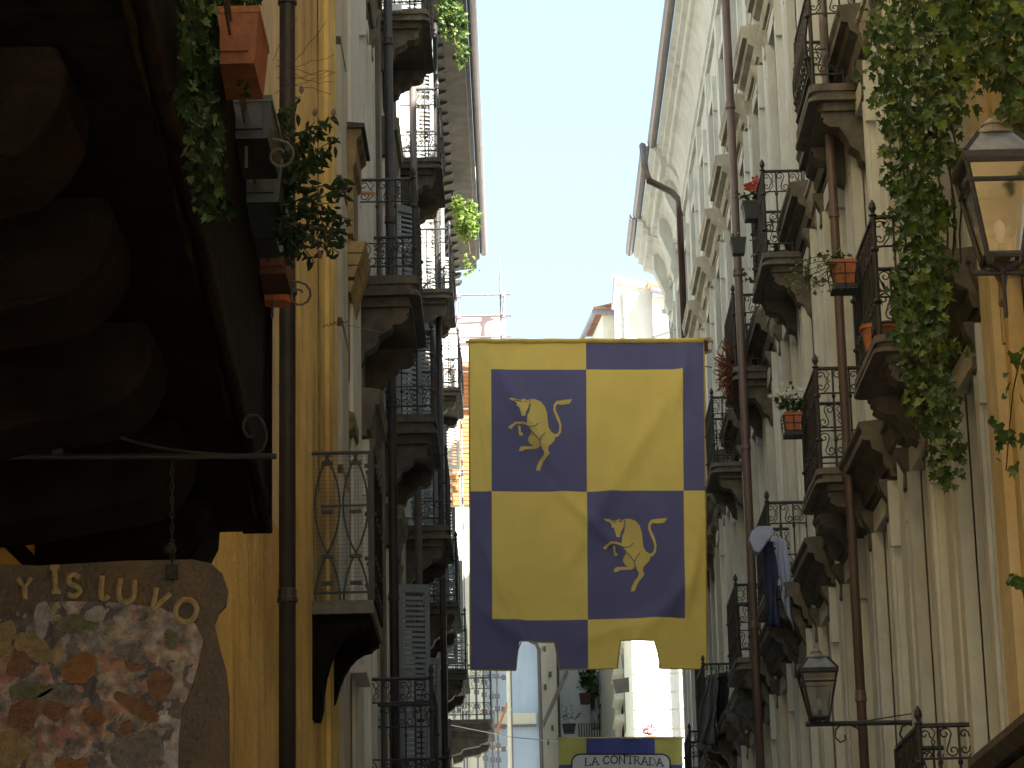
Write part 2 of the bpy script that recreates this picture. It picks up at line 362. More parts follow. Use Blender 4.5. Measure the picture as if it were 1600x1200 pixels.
def window(bld, side, x, ya, yb, za, zb, surround='cream_trim', hood='sooty', hoodz=.5, proj=.2, style='hood', depth=.24):
    xi = x + side*depth
    mb = MB(); t = .06
    mb.box((xi-side*.05,ya,za),(xi,ya+t,zb)); mb.box((xi-side*.05,yb-t,za),(xi,yb,zb))
    ym = (ya+yb)/2
    mb.box((xi-side*.05,ym-.04,za),(xi,ym+.04,zb-t)); mb.box((xi-side*.05,ya+t,zb-t),(xi,yb-t,zb))
    for k in (.33, .66):
        zz = za+(zb-za)*k; mb.box((xi-side*.035,ya+t,zz-.02),(xi-side*.005,ym-.04,zz+.02)); mb.box((xi-side*.035,ym+.04,zz-.02),(xi-side*.005,yb-t,zz+.02))
    wdw = put('window', mb, M['frame'], bld, origin=(xi, ym, za))
    for a, b in ((ya+t, ym-.04), (ym+.04, yb-t)):
        put('pane', MB().box((xi-side*.002,a,za+.01),(xi+side*.012,b,zb-t)), M['glassdark'], wdw)
    s = MB(); wd = .15
    for a, b in ((ya-wd, ya), (yb, yb+wd)):
        s.box((x+side*.01,a,za-.1),(x-side*.06,b,zb)); 
        s.box((x-side*.055,a+(0.03 if a<ya else .004),za-.096),(x-side*.085,b-(0.004 if a<ya else .03),zb-.004))
    s.box((x+side*.01,ya-wd,zb),(x-side*.064,yb+wd,zb+.16))
    s.box((x+side*.01,ya-wd-.05,zb-.32),(x-side*.09,ya-wd,zb+.16)); s.box((x+side*.01,yb+wd,zb-.32),(x-side*.09,yb+wd+.05,zb+.16))
    put('surround', s, M[surround], wdw)
    if style == 'hood':
        h = MB(); z = zb + .18; H = hoodz
        P = proj
        prof = [(-.01,z),(.07,z),(.07,z+.06),(.10,z+.06),(.12,z+.12),(.12,z+.17),(P*.75,z+.21),(P*.8,z+.27),(P,z+.28),(P,z+.34),(P*1.08,z+.38),(P*1.08,z+.41),(-.01,z+.44)]
        mould(h, side, x, ya-wd-.1, yb+wd+.1, prof)
        # small consoles under the hood
        for yy in (ya-wd-.02, yb+wd-.10):
            mould(h, side, x, yy, yy+.12, [(-.01,z-.36),(.05,z-.36),(.10,z-.28),(.09,z-.16),(.14,z-.06),(.15,z-.002),(-.01,z-.002)])
        put('hood', h, M[hood], wdw)
        # pale wear chip on the street corner of the hood
    return wdw

SCROLL = {}
def scroll_mesh(kind, m, wd=.11, ht=.24, r=.005, n=4):
    key = (kind, m, round(wd,3), round(ht,2), r)
    if key in SCROLL: return SCROLL[key]
    mb = MB()
    def spiral(cx, cz, r0, a0, turns, sgn):
        pts = []
        N = 13
        for i in range(N):
            t = i/(N-1); a = a0 + sgn*turns*2*math.pi*t; rr = r0*(1-.78*t)
            pts.append((0, cx+rr*math.cos(a), cz+rr*math.sin(a)))
        return pts
    if kind == 'C':
        p = spiral(-wd*.22, ht*.76, wd*.36, 0, 1.2, 1); q = spiral(wd*.20, ht*.22, wd*.36, math.pi, 1.2, 1)
        mb.tube(list(reversed(p)) + q, r, n)
    elif kind == 'D':
        p = spiral(-wd*.25, ht*.74, wd*.28, -.3, 1.1, 1); q = spiral(-wd*.25, ht*.26, wd*.28, .3, 1.1, -1)
        mb.tube(list(reversed(p)) + [(0, wd*.32, ht*.5)] + q, r, n)
        mb.tube([(0,-wd*.05,ht*.02),(0,wd*.3,ht*.28),(0,wd*.1,ht*.5),(0,wd*.34,ht*.8),(0,wd*.05,ht)], r*.9, n)
    me = mb.mesh('scroll', M[m]); SCROLL[key] = me; return me
BARS = {}
def bar_mesh(h, belly, m, r=.0085, knots=True):
    key = (round(h,2), belly, m, r, knots)
    if key in BARS: return BARS[key]
    mb = MB(); pts = []
    N = 9 if belly else 2
    for i in range(N):
        t = i/(N-1); z = h*t
        off = belly*math.sin(math.pi*min(1, t*1.15))**1.5 if belly and t < .87 else 0
        pts.append((off, 0, z))
    mb.tube(pts, r, 5)
    if knots:
        for t in (.28, .72):
            x = belly*math.sin(math.pi*min(1, t*1.15))**1.5 if belly else 0
            mb.lathe([(r,-.02),(r*1.9,-.008),(r*1.9,.008),(r,.02)], (x,0,h*t), 5)
    me = mb.mesh('baluster', M[m]); BARS[key] = me; return me

def balcony(bld, side, xw, ya, yb, z, prot=.42, rail=.98, stone='slabstone', iron='iron', belly=0.0, step=.115, scrolls=True, corbels=2, cs=.62, thick=1.0, posts=True, mesh_guard=False, chip=False):
    """z = walking level"""
    s = side; step *= rnd.uniform(.92, 1.1); thick *= rnd.uniform(.88, 1.1)
    def plan(ins, P):
        r = .07; n = 4; pts = [(xw + s*.02, ya+ins)]
        for k in range(n+1):
            a = math.pi/2*k/n; pts.append((xw - s*(P - r + r*math.sin(a)), ya+ins + r - r*math.cos(a)))
        for k in range(n+1):
            a = math.pi/2*k/n; pts.append((xw - s*(P - r + r*math.cos(a)), yb-ins - r + r*math.sin(a)))
        pts.append((xw + s*.02, yb-ins)); return pts
    sl = MB(); T = thick
    sl.prism(plan(0, prot), 2, z-.055*T, z)
    sl.prism(plan(.02, prot-.02), 2, z-.10*T, z-.055*T)
    sl.prism(plan(-.01, prot+.01), 2, z-.13*T, z-.10*T)
    sl.prism(plan(.06, prot-.07), 2, z-.19*T, z-.13*T)
    b = put('balcony', sl, M[stone], bld, origin=(xw, (ya+yb)/2, z))
    # carved corbels
    zz = z-.19*T; P = prot-.09
    prof = [(a_, zz-b_*cs) for a_, b_ in [(-.02,0),(P,0),(P,.06),(P-.02,.08),(P-.01,.13),(P-.06,.19),(P-.14,.20),(P-.16,.26),(P*.42,.34),(P*.36,.45),(P*.16,.52),(P*.10,.64),(-.02,.70)]]
    pos = [ya+.1, yb-.28] if corbels == 2 else [ya+.1, (ya+yb)/2-.09, yb-.28]
    for yy in pos:
        put('corbel', mould(MB(), s, xw, yy, yy+.18, prof), M[stone], b)
    # railing path: near side, front, far side
    e = .035; xo = xw - s*(prot-e)
    path = [Vector((xw - s*.03, ya+e, 0)), Vector((xo, ya+e, 0)), Vector((xo, yb-e, 0)), Vector((xw - s*.03, yb-e, 0))]
    rl = MB()
    for zz, r in ((z+rail, .016), (z+.09, .010), (z+rail-.20, .008), (z+.30, .007)):
        bo = 0
        pts = []
        for i, p in enumerate(path): pts.append(Vector((p.x, p.y, zz)))
        # rounded corners
        q = [pts[0]]
        for i in (1, 2):
            a = (pts[i-1]-pts[i]).normalized()*.05; c = (pts[i+1]-pts[i]).normalized()*.05
            q += [pts[i]+a, pts[i]+(a+c)*.3, pts[i]+c]
        q.append(pts[3])
        if belly and zz < z+.5:
            q = [Vector((p.x - s*belly*.55, p.y, p.z)) if 0 < k < len(q)-1 else p for k, p in enumerate(q)]
        rl.tube(q, r, 5)
    put('handrail', rl, M[iron], b)
    me = bar_mesh(rail-.0, belly, iron)
    hs = .19
    for seg in range(3):
        a, c = path[seg], path[seg+1]; L = (c-a).length; n = max(2, round(L/step)); d = (c-a).normalized()
        nrm = Vector((d.y, -d.x, 0))
        if seg == 1 and nrm.x * (-s) < 0: nrm = -nrm
        if seg == 0: nrm = Vector((0,-1,0))
        if seg == 2: nrm = Vector((0,1,0))
        ang = math.atan2(nrm.y, nrm.x)
        for i in range(n + (1 if seg == 2 else 0)):
            p = a + d*L*i/n
            corner = (i == 0 and seg > 0)
            o = link('baluster', me if not corner else bar_mesh(rail, belly, iron, .016), b, (p.x, p.y, z), (0, 0, ang))
            if scrolls and i < n:
                q = a + d*L*(i+.5)/n
                ww = L/n
                link('scroll', scroll_mesh('C' if (i % 2) else 'D', iron, ww*.92, hs), b, (q.x, q.y, z+rail-.20+.004), (0,0,ang))
                if seg < 2:
                    link('scroll', scroll_mesh('D' if (i % 2) else 'C', iron, ww*.92, hs), b, (q.x, q.y, z+.10), (0,0,ang))
    if posts:
        for p in (path[1],):
            m = MB(); m.lathe([(.017,0),(.017,rail),(.03,rail+.01),(.012,rail+.03),(.026,rail+.06),(.02,rail+.09),(.004,rail+.12)], (p.x, p.y, z), 8)
            put('finial', m, M[iron], b)
    return b

def shutter(bld, side, xw, y, za, zb, wid, ang, m='shutter', hinge=1):
    """louvred leaf hinged on the wall at y, opened ang from the wall"""
    d = Vector((-side*math.sin(ang), hinge*math.cos(ang), 0)); n = Vector((-d.y, d.x, 0)).normalized()*.018
    base = Vector((xw - side*.03, y, 0))
    mb = MB()
    def bar(a0, a1, z0, z1, t=1.0):
        p0 = base + d*a0; p1 = base + d*a1; q = n*t
        vs = [p0-q, p1-q, p1+q, p0+q]
        mb.add([(v.x,v.y,z0) for v in vs] + [(v.x,v.y,z1) for v in vs], [(0,3,2,1),(4,5,6,7),(0,1,5,4),(1,2,6,5),(2,3,7,6),(3,0,4,7)])
    bar(0, .05, za, zb); bar(wid-.05, wid, za, zb); bar(.05, wid-.05, za, za+.08); bar(.05, wid-.05, zb-.08, zb); bar(.05, wid-.05, (za+zb)/2-.04, (za+zb)/2+.04)
    s = put('shutter', mb, M[m], bld, origin=(base.x, base.y, za))
    key = ('slat', round(wid,2), round(ang,2), side, hinge, m)
    if key not in BARS:
        k = MB(); p0 = d*.05; p1 = d*(wid-.05); q = n*.85
        k.add([p0-q, p1-q, p1+q+Vector((0,0,.035)), p0+q+Vector((0,0,.035)), p0-q+Vector((0,0,.007)), p1-q+Vector((0,0,.007)), p1+q+Vector((0,0,.042)), p0+q+Vector((0,0,.042))], [(0,3,2,1),(4,5,6,7),(0,1,5,4),(1,2,6,5),(2,3,7,6),(3,0,4,7)])
        BARS[key] = k.mesh('slat', M[m])
    z = za+.10
    while z < zb-.12:
        if abs(z+.02-(za+zb)/2) > .06: link('slat', BARS[key], s, (base.x, base.y, z))
        z += .055
    return s

def downpipe(bld, pts, r, m, joints=True):
    mb = MB().tube(pts, r, 12)
    o = put('downpipe', mb, M[m], bld, smooth=True)
    p0, p1 = Vector(pts[0]), Vector(pts[-1])
    if joints and len(pts) == 2:
        z = p0.z + .9
        while z < p1.z:
            t = (z-p0.z)/(p1.z-p0.z); p = p0.lerp(p1, t)
            put('pipe_collar', MB().lathe([(r*1.02,-.05),(r*1.22,-.045),(r*1.22,-.02),(r*1.12,-.015),(r*1.12,.03),(r*1.02,.035)], p, 12), M[m], o)
            z += 1.9
    return o
def vpipe(bld, u, v, D, z0, z1, r, m):
    p = PD(u, v, D); return downpipe(bld, [(p.x, p.y, z0), (p.x, p.y, z1)], r, m)

# ================================================================== RIGHT CREAM BUILDING
BX = 2.8
rb = thing('cream_building', 'tall pale cream building on the right with hooded windows, balconies and coved cornice', 'building', (BX, 15.1, 0))
RROWS = [(3.1, 5.93), (6.52, 9.18), (9.75, 12.35), (13.25, 14.62)]
RCOLS = [(15.46 + 1.99*k, 16.28 + 1.99*k) for k in range(15)]
holes = [(a, b, c, d) for a, b in RCOLS for c, d in RROWS]
facade_wall(rb, 1, BX, 15.1, 45.7, 0, 16.2, holes, M['cream'], back=6.0)
for ri, (za, zb) in enumerate(RROWS):
    for ci, (ya, yb) in enumerate(RCOLS):
        far = ya > 36
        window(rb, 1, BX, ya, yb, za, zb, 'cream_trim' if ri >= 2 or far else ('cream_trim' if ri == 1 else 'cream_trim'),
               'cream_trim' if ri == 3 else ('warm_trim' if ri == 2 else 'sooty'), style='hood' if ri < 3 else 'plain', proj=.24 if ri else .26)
# flat lesenes between the windows
for ci in range(15):
    y0 = RCOLS[ci][1] + .34; y1 = RCOLS[ci][1] + .34 + .38
    m = MB().box((BX+.01, y0, 3.0), (BX-.045, y1, 15.35)); m.box((BX-.04, y0+.06, 3.004), (BX-.062, y1-.06, 15.346))
    put('lesene', m, M['cream_trim'], rb)
# string courses at the floor lines
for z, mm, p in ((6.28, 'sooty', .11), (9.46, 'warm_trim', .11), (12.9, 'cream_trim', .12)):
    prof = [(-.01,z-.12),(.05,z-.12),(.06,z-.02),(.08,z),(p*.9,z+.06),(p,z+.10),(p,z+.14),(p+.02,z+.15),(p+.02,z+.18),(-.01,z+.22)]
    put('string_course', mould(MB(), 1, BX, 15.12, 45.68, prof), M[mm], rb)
# panels under the row windows (aprons)
for ri, z in ((0, 6.92), (1, 10.72)):
    pass
# coved cornice with gutter, stepping out twice at the far end
def cornice(y0, y1, ex, m='cream_trim'):
    z = 15.4
    prof = [(-.01,z),(.05,z),(.05,z+.10),(.08,z+.12),(.08,z+.20)]
    for k in range(7):
        a = math.pi/2*k/6; prof.append((.08+(.18+ex)*(1-math.cos(a)), z+.20+.48*math.sin(a)))
    q = .26+ex
    prof += [(q+.02,z+.70),(q+.02,z+.80),(q+.09,z+.82),(q+.09,z+.92),(q+.16,z+.95),(q+.16,z+1.02),(-.01,z+1.05)]
    o = put('cornice', mould(MB(), 1, BX, y0, y1, prof), M[m], rb)
    # half-round gutter
    gq = BX-(q+.16); gp = [(gq+.01-.0, z+1.0)]
    n = 8; arc = [(gq-.075+.075*math.cos(math.pi+math.pi*k/n), z+1.06+.09*math.sin(math.pi+math.pi*k/n)) for k in range(n+1)]
    arc2 = [(gq-.075+.06*math.cos(math.pi+math.pi*k/n), z+1.07+.075*math.sin(math.pi+math.pi*k/n)) for k in reversed(range(n+1))]
    put('gutter', MB().prism(arc+arc2, 1, y0, y1), M['gutter'], rb, smooth=False)
cornice(15.15, 40.15, 0.0); cornice(40.15, 43.6, .10); cornice(43.6, 45.6, .15)
for k in range(3):
    y = 40.6 + 1.9*k
    put('cornice_bracket', mould(MB(), 1, BX, y, y+.3, [(-.01,15.0),(.08,15.0),(.14,15.15),(.12,15.3),(.2,15.5),(.3,15.75),(.3,16.0),(-.01,16.0)]), M['cream_trim'], rb)
    put('rosette', MB().lathe([(.02,0),(.09,.01),(.07,.03),(.1,.05),(.03,.07)], (0,0,0), 10), M['cream_trim'], rb, origin=(0,0,0)).location = Vector((BX-.06, y+.8, 15.2)) - WL[rb.name]
# unseen roof behind the gutter, pitched high to keep sun off the left facade
put('roof', MB().prism([(BX-.35,16.5),(BX+2.7,20.6),(BX+6.2,20.6),(BX+6.2,16.22),(BX,16.22)], 1, 15.15, 45.6), M['tile'], rb)

# balconies of the right building (near y, level)
RB = {}
for key, ya, yb, z, kw in [
    ('R1', 16.85, 18.05, 6.50, dict(prot=.45, belly=.0)),
    ('R2', 20.5, 21.65, 6.50, dict(prot=.45)),
    ('R3', 25.2, 26.45, 6.50, dict(prot=.43)),
    ('R4', 29.2, 30.45, 6.50, dict(prot=.43)),
    ('R9', 34.4, 35.6, 6.50, dict(prot=.46)),
    ('R11', 38.3, 39.5, 6.2, dict(prot=.42)),
    ('R8', 19.9, 21.05, 9.42, dict(prot=.42, belly=.05)),
    ('R7', 24.1, 25.35, 9.42, dict(prot=.43)),
    ('R6', 28.0, 29.2, 9.42, dict(prot=.42)),
    ('R5', 31.6, 32.7, 9.25, dict(prot=.42)),
    ('R10', 16.4, 17.5, 3.12, dict(prot=.42)),
    ('R12', 36.6, 37.7, 9.3, dict(prot=.36))]:
    far = ya > 36
    RB[key] = balcony(rb, 1, BX, ya, yb, z, iron='iron', stone='slabstone', scrolls=True, rail=.80, **kw)
# downpipes
vpipe(rb, 1318, 600, 20.3, 0, 16.2, .036, 'pipe')
vpipe(rb, 1161, 600, 27.8, 0, 16.2, .045, 'pipe')
pp = [PX(u, v, x) for u, v, x in ((1004,228,2.06),(1008,262,2.05),(1015,283,2.10),(1049,300,2.46),(1058,310,2.58),(1062,338,2.66))]
lastp = pp[-1]
downpipe(rb, pp + [Vector((lastp.x, lastp.y, 3))], .052, 'pipe')

# ================================================================== RIGHT NEAR OCHRE BUILDING
ob = thing('ochre_building', 'ochre yellow plastered building at the right edge behind the large lantern', 'building', (BX-.03, -2.5, 0))
facade_wall(ob, 1, BX-.03, -2.5, 15.08, 0, 17.2, [(13.2, 14.1, 3.1, 6.0), (13.2, 14.1, 7.0, 9.9), (10.8, 11.7, 3.1, 6.0)], M['ochre'], back=8)
for a, b, c, d in [(13.2, 14.1, 3.1, 6.0), (13.2, 14.1, 7.0, 9.9), (10.8, 11.7, 3.1, 6.0)]:
    window(ob, 1, BX-.03, a, b, c, d, 'ochre', 'ochre_dirty')
put('corner_lesene', MB().box((BX-.02, 14.7, 0), (BX-.09, 15.05, 17)), M['yellow_pale'], ob)
put('roof', MB().prism([(BX-.6,17.25),(BX+4,21.4),(BX+8,17.25)], 1, -2.5, 15.05), M['tile'], ob)

dh = MB()
for z, p0, p1 in ((3.17,.10,.16),(3.29,.16,.22),(3.43,.24,.30)):
    mould(dh, 1, BX-.03, 13.0, 15.06, [(-.01,z),(p0,z),(p1,z+.06),(p1,z+.10),(-.01,z+.12)])
for yy in (13.3, 14.1, 14.8):
    mould(dh, 1, BX-.03, yy, yy+.2, [(-.01,2.85),(.06,2.85),(.14,3.0),(.2,3.15),(.22,3.165),(-.01,3.165)])
put('door_hood', dh, M['sooty'], ob)
put('string_course', mould(MB(), 1, BX, 15.12, 15.42, [(-.01,3.15),(.10,3.15),(.16,3.22),(.16,3.26),(-.01,3.28)]), M['sooty'], rb)

# ================================================================== LEFT BUILDINGS
# near yellow building: wall runs from (-1.9,-30) through (-1.78,10.6) to (-1.51,21.5)
yb_ = thing('yellow_building', 'yellow plastered building at left with dark heavy balcony overhead', 'building', (-1.78, 10.6, 0))
LXA = PD(105, 850, 10.6).x
def lx(y): return LXA + (y-10.6)*(-1.30-LXA)/8.9
wl = MB()
Z1 = 19.0
pts = [(-2, -2.0), (4.0, -1.93), (10.6, LXA), (14.5, lx(14.5)), (15.2, lx(15.2)), (17.0, lx(17.0)), (18.5, lx(18.5)), (19.5, lx(19.5))]
for i in range(len(pts)-1):
    (y0, x0), (y1, x1) = pts[i], pts[i+1]
    for z0, z1 in ((0, 5.25), (5.25, Z1)):
        wl.cur = 1 if (i == 4 and z0 > 5 ) else 0
        wl.quad((x0,y0,z0),(x1,y1,z0),(x1,y1,z1),(x0,y0,z1))
wl.cur = 0
wl.quad((lx(19.5),19.5,0),(-9,19.5,0),(-9,19.5,Z1),(lx(19.5),19.5,Z1)); wl.quad((-9,-2,0),(-9,19.5,0),(-9,19.5,Z1),(-9,-2,Z1))
wl.quad((-2.0,-2,0),(-9,-2,0),(-9,-2,Z1),(-2.0,-2,Z1)); wl.quad((-9,-2,Z1),(-1.9,-2,Z1),(-1.3,19.5,Z1),(-9,19.5,Z1))
put('wall', wl, [M['yellow'], M['yellow_pale']], yb_, origin=(-1.78, 10.6, 0), fix=False)
# corner pilaster (yellow strip beside the grey building)
put('pilaster', MB().prism([(lx(19)-.02,19.0),(lx(19)+.03,19.0),(lx(19.5)+.03,19.5),(lx(19.5)-.02,19.5)], 2, 0, 18.8), M['yellow'], yb_)
# thick dark downpipe
vpipe(yb_, 449, 600, 15.9, 0, 18.9, .050, 'pipe_dark')
vpipe(yb_, 498, 600, 18.4, 5.9, 18.9, .006, 'ochre_dirty')

# heavy balcony: outer edge from (-.79,5.64) to (-1.0,10.6)
_e1 = PD(420, 830, 10.6); ZB = _e1.z; _e0 = PZ(220, 0, ZB)
PH = PD(405, 440, 10.6).z - ZB - .02
def ox(y, off=0): return _e0.x + (y-_e0.y)/(10.6-_e0.y)*(_e1.x-_e0.x) + off
ZT = ZB + PH + .04
print('heavy balcony', ZB, _e0, _e1, PH, LXA, [round(PZ(u, v, ZT).y, 2) for u, v in ((360,12),(385,150),(405,250),(405,318),(422,372),(430,400))])
hb_m = MB()
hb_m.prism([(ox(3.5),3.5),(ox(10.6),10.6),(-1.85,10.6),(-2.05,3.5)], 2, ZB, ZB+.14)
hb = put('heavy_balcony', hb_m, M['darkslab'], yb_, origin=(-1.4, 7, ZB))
# parapet boarding, one board after another
y = 3.5; k = 0
while y < 10.55:
    y1 = min(y+.235, 10.6)
    t = .045 + .012*rnd.random()
    jz = rnd.uniform(-.01,.01)
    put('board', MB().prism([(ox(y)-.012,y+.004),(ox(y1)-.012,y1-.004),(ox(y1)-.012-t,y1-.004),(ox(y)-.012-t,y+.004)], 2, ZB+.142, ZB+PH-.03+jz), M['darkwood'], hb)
    y += .235
# end post
put('board', MB().box((-1.07,10.602,ZB+.0),(-.955,10.64,ZB+PH)), M['darkwood'], hb)
# coping along the underside edge
ey = [3.5+.11*i for i in range(65)]
put('edge_moulding', MB().tube([(ox(y)+.004,y,ZB-.012+rnd.uniform(-.004,.004)) for y in ey], [.014+.006*rnd.random() for _ in ey], 7), M['darkstone'], hb)
put('edge_render', MB().tube([(ox(y)-.03+rnd.uniform(-.006,.006),y,ZB-.006) for y in ey], [max(.0015,.005+.009*math.sin(i*.45)+.007*rnd.random()-.004) for i in range(65)], 6), M['ochre_dark'], hb)
# consoles
for yy in (5.75, 6.75, 7.85, 9.0, 10.15):
    x0 = -2.0; xt = ox(yy) - .20
    prof = [(x0, ZB-.003), (xt, ZB-.003), (xt+.02, ZB-.05), (xt+.015, ZB-.13), (xt-.02, ZB-.20), (xt-.08, ZB-.26), (xt-.2, ZB-.29), (xt-.34, ZB-.31), (xt-.5, ZB-.34), (x0, ZB-.37)]
    c = MB().prism(prof, 1, yy-.18, yy+.18)
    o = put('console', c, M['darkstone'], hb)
    bv = o.modifiers.new('bevel', 'BEVEL'); bv.width = .03; bv.segments = 3
# stone mouldings where slab meets wall
put('wall_moulding', MB().tube([(-1.95,4,ZB-.25),(-1.79,10.6,ZB-.25)], .05, 6), M['darkstone'], hb)
put('wall_moulding', MB().tube([(-1.98,4,ZB-.55),(-1.80,10.9,ZB-.55)], .035, 6), M['ochre_dirty'], hb)
# pale worn iron railing above the boards with scroll brackets
rl = MB()
for dz, r in ((PH, .008), (PH-.05, .005)):
    rl = MB(); rl.tube([(ox(3.5)+.02,3.5,ZB+dz),(ox(10.62)+.02,10.62,ZB+dz)], r, 6); put('handrail', rl, M['iron_pale'], hb)

for yy in (8.7, 10.45):
    x = ox(yy)+.02
    put('rail_stanchion', MB().tube([(x,yy,ZB+PH-.18),(x,yy,ZB+PH)], .006, 5), M['iron_pale'], hb)
for yy in (8.75, 9.6, 10.35):
    x = ox(yy)+.02; pts = [(x, yy, ZB+PH-.05)]
    for i in range(14):
        t = i/13; a = math.pi*.5 - t*math.pi*2.3; rr = .055*(1-.65*t)
        pts.append((x+.11+rr*math.cos(a), yy, ZB+PH-.12+rr*math.sin(a)))
    put('rail_bracket', MB().tube(pts, .005, 5), M['iron_pale'], hb)

# left grey building
LX = -1.30
gb = thing('grey_building', 'grey and cream building on the left with many iron balconies and louvred shutters', 'building', (LX, 19.52, 0))
LB7 = [(22.45, 24.1), (27.15, 28.75), (32.45, 34.0), (37.4, 38.9), (43.1, 44.6)]
LB11 = [(26.5, 28.0, 12.95), (31.0, 32.5, 12.95), (36.3, 37.8, 12.95), (41.5, 43.0, 12.95)]
cols = [(22.9,23.7),(27.4,28.1),(31.9,32.6),(36.9,37.6),(42.2,42.9),(46.5,47.2)]
rows = [(4.4,7.2),(8.8,11.4),(13.0,15.6)]
holes = [(a,b,c,d) for a,b in cols for c,d in rows]
facade_wall(gb, -1, LX, 19.52, 50.2, 0, 17.75, holes, M['grey'], back=7)
for c, d in rows:
    for a, b in cols:
        window(gb, -1, LX, a, b, c, d, 'grey_light', 'greydirty', style='hood' if c < 14 else 'plain', proj=.18)
# pilasters: near light one with rusticated blocks
for k in range(13):
    z = 3.0 + k*1.13
    put('quoin', MB().box((LX-.01,19.6,z),(LX+.06,20.35,z+1.06)), M['grey'], gb)
    put('quoin_joint', MB().box((LX-.01,19.62,z+1.06),(LX+.025,20.3,z+1.13)), M['greydirty'], gb)
put('pilaster', MB().box((LX-.01,20.6,0),(LX+.05,21.4,17.2)).box((LX+.045,20.7,.01),(LX+.075,21.3,17.19)), M['grey_light'], gb)
put('pilaster', MB().box((LX-.01,21.7,0),(LX+.05,22.3,17.2)), M['grey_light'], gb)
for ya in (24.6, 25.9, 29.6, 30.5, 34.3, 35.5, 39.2, 40.6, 44.8, 48.4):
    put('pilaster', MB().box((LX-.01,ya,0),(LX+.05,ya+.45,17.4)), M['greydirty' if rnd.random() < .5 else 'grey'], gb)
# yellowed projecting window head blocks near the first balcony
hood = MB()
zt = PD(550, 204, 20.5).z; zb2 = PD(550, 372, 20.5).z
mould(hood, -1, LX, 20.38, 21.1, [(-.01,zb2),(.10,zb2),(.10,zt-.35),(.13,zt-.3),(.13,zt-.12),(.17,zt-.08),(.17,zt-.03),(-.01,zt-.03)])
put('window_head', hood, M['ochre_dirty'], gb)
put('lead_flashing', mould(MB(), -1, LX, 20.36, 21.15, [(-.01,zt-.026),(.20,zt-.026),(.20,zt+.01),(-.01,zt+.03)]), M['pipe_dark'], gb)
zb3 = PD(540, 385, 20.5).z
for k, (dz, p) in enumerate(((0,.20),(.10,.17),(.2,.135),(.32,.11))):
    put('moulding', mould(MB(), -1, LX, 20.38, 21.15, [(-.01,zb3-dz-.09),(p-.03,zb3-dz-.09),(p-.01,zb3-dz-.03),(p,zb3-dz),(-.01,zb3-dz)]), M['ochre_dirty'], gb)
# dirty yellow pier under it
for z in (4.2, 5.9, 7.3):
    put('window_head', mould(MB(), -1, LX, 20.45, 21.0, [(-.01,z),(.05,z),(.05,z+.95),(.10,z+1.0),(.10,z+1.1),(-.01,z+1.16)]), M['ochre_dirty'], gb)
put('awning_hood', mould(MB(), -1, LX, 20.45, 21.15, [(-.01,4.98),(.17,4.98),(.17,5.01),(-.01,5.2)]), M['grey_light'], gb)
# balconies
GB = {}
for i, (a, b) in enumerate(LB7):
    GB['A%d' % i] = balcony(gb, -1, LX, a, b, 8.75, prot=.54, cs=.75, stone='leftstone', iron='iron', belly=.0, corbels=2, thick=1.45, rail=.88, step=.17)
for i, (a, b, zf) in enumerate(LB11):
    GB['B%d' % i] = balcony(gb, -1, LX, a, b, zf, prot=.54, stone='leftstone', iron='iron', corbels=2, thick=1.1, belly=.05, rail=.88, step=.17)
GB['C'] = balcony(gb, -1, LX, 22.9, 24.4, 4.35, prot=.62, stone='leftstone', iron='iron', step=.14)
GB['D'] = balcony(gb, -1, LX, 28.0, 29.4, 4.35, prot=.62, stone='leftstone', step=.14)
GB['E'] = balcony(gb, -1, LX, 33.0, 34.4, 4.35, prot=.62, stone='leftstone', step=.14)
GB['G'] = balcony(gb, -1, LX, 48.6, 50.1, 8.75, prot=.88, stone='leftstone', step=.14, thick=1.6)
# shutters standing open by the balcony doors
for i, (a, b) in enumerate(cols):
    for zz, (c, d) in enumerate(rows[:3]):
        if i < 1: continue
        A = R_(50 + 30*rnd.random())
        mm = 'shutter' if zz < 2 or i < 4 else 'shutter_pale'  # topmost far shutters get a paler colour for the sunlight on them
        shutter(gb, -1, LX+.05, b+.02, c+.03, d-.03, .34, A, mm, 1)
        if i % 2 == 0 and i > 3: shutter(gb, -1, LX+.05, a-.02, c+.03, d-.03, .40, R_(25), mm, -1)
# left cornice with modillions, gutter
z = 17.25
prof = [(-.01,z),(.08,z),(.10,z+.15),(.16,z+.2),(.16,z+.42),(.72,z+.46),(.72,z+.62),(.78,z+.66),(.78,z+.78),(-.01,z+.82)]
put('cornice', mould(MB(), -1, LX, 33.0, 50.3, prof), M['eave'], gb)
for k in range(28):
    y = 38.0 + k*.48
    put('modillion', mould(MB(), -1, LX, y, y+.2, [(.14,z+.22),(.25,z+.36),(.38,z+.40),(.42,z+.455),(.14,z+.455)]), M['eave'], gb)
gx = LX+.86
n = 8; arc = [(gx+.075*math.cos(math.pi+math.pi*k/n), z+.80+.09*math.sin(math.pi+math.pi*k/n)) for k in range(n+1)]
arc2 = [(gx+.06*math.cos(math.pi+math.pi*k/n), z+.81+.075*math.sin(math.pi+math.pi*k/n)) for k in reversed(range(n+1))]
put('gutter', MB().prism(arc+arc2, 1, 33.0, 50.3), M['gutter'], gb)
put('roof', MB().prism([(LX+.78,z+.83),(LX-3.5,z+2.8),(LX-7,z+.83)], 1, 33, 50.2), M['tile'], gb)
downpipe(gb, [PD(742,262,49.5), PD(741,278,49.5), PD(722,292,49.5), PD(700,300,49.5)], .05, 'shutter_pale')
vpipe(gb, 612, 600, 25.8, 0, 17.2, .045, 'pipe_dark' )
vpipe(gb, 652, 700, 30.6, 0, 17.2, .042, 'pipe_grey')
vpipe(gb, 693, 1000, 37.0, 0, 17.2, .045, 'pipe_dark')
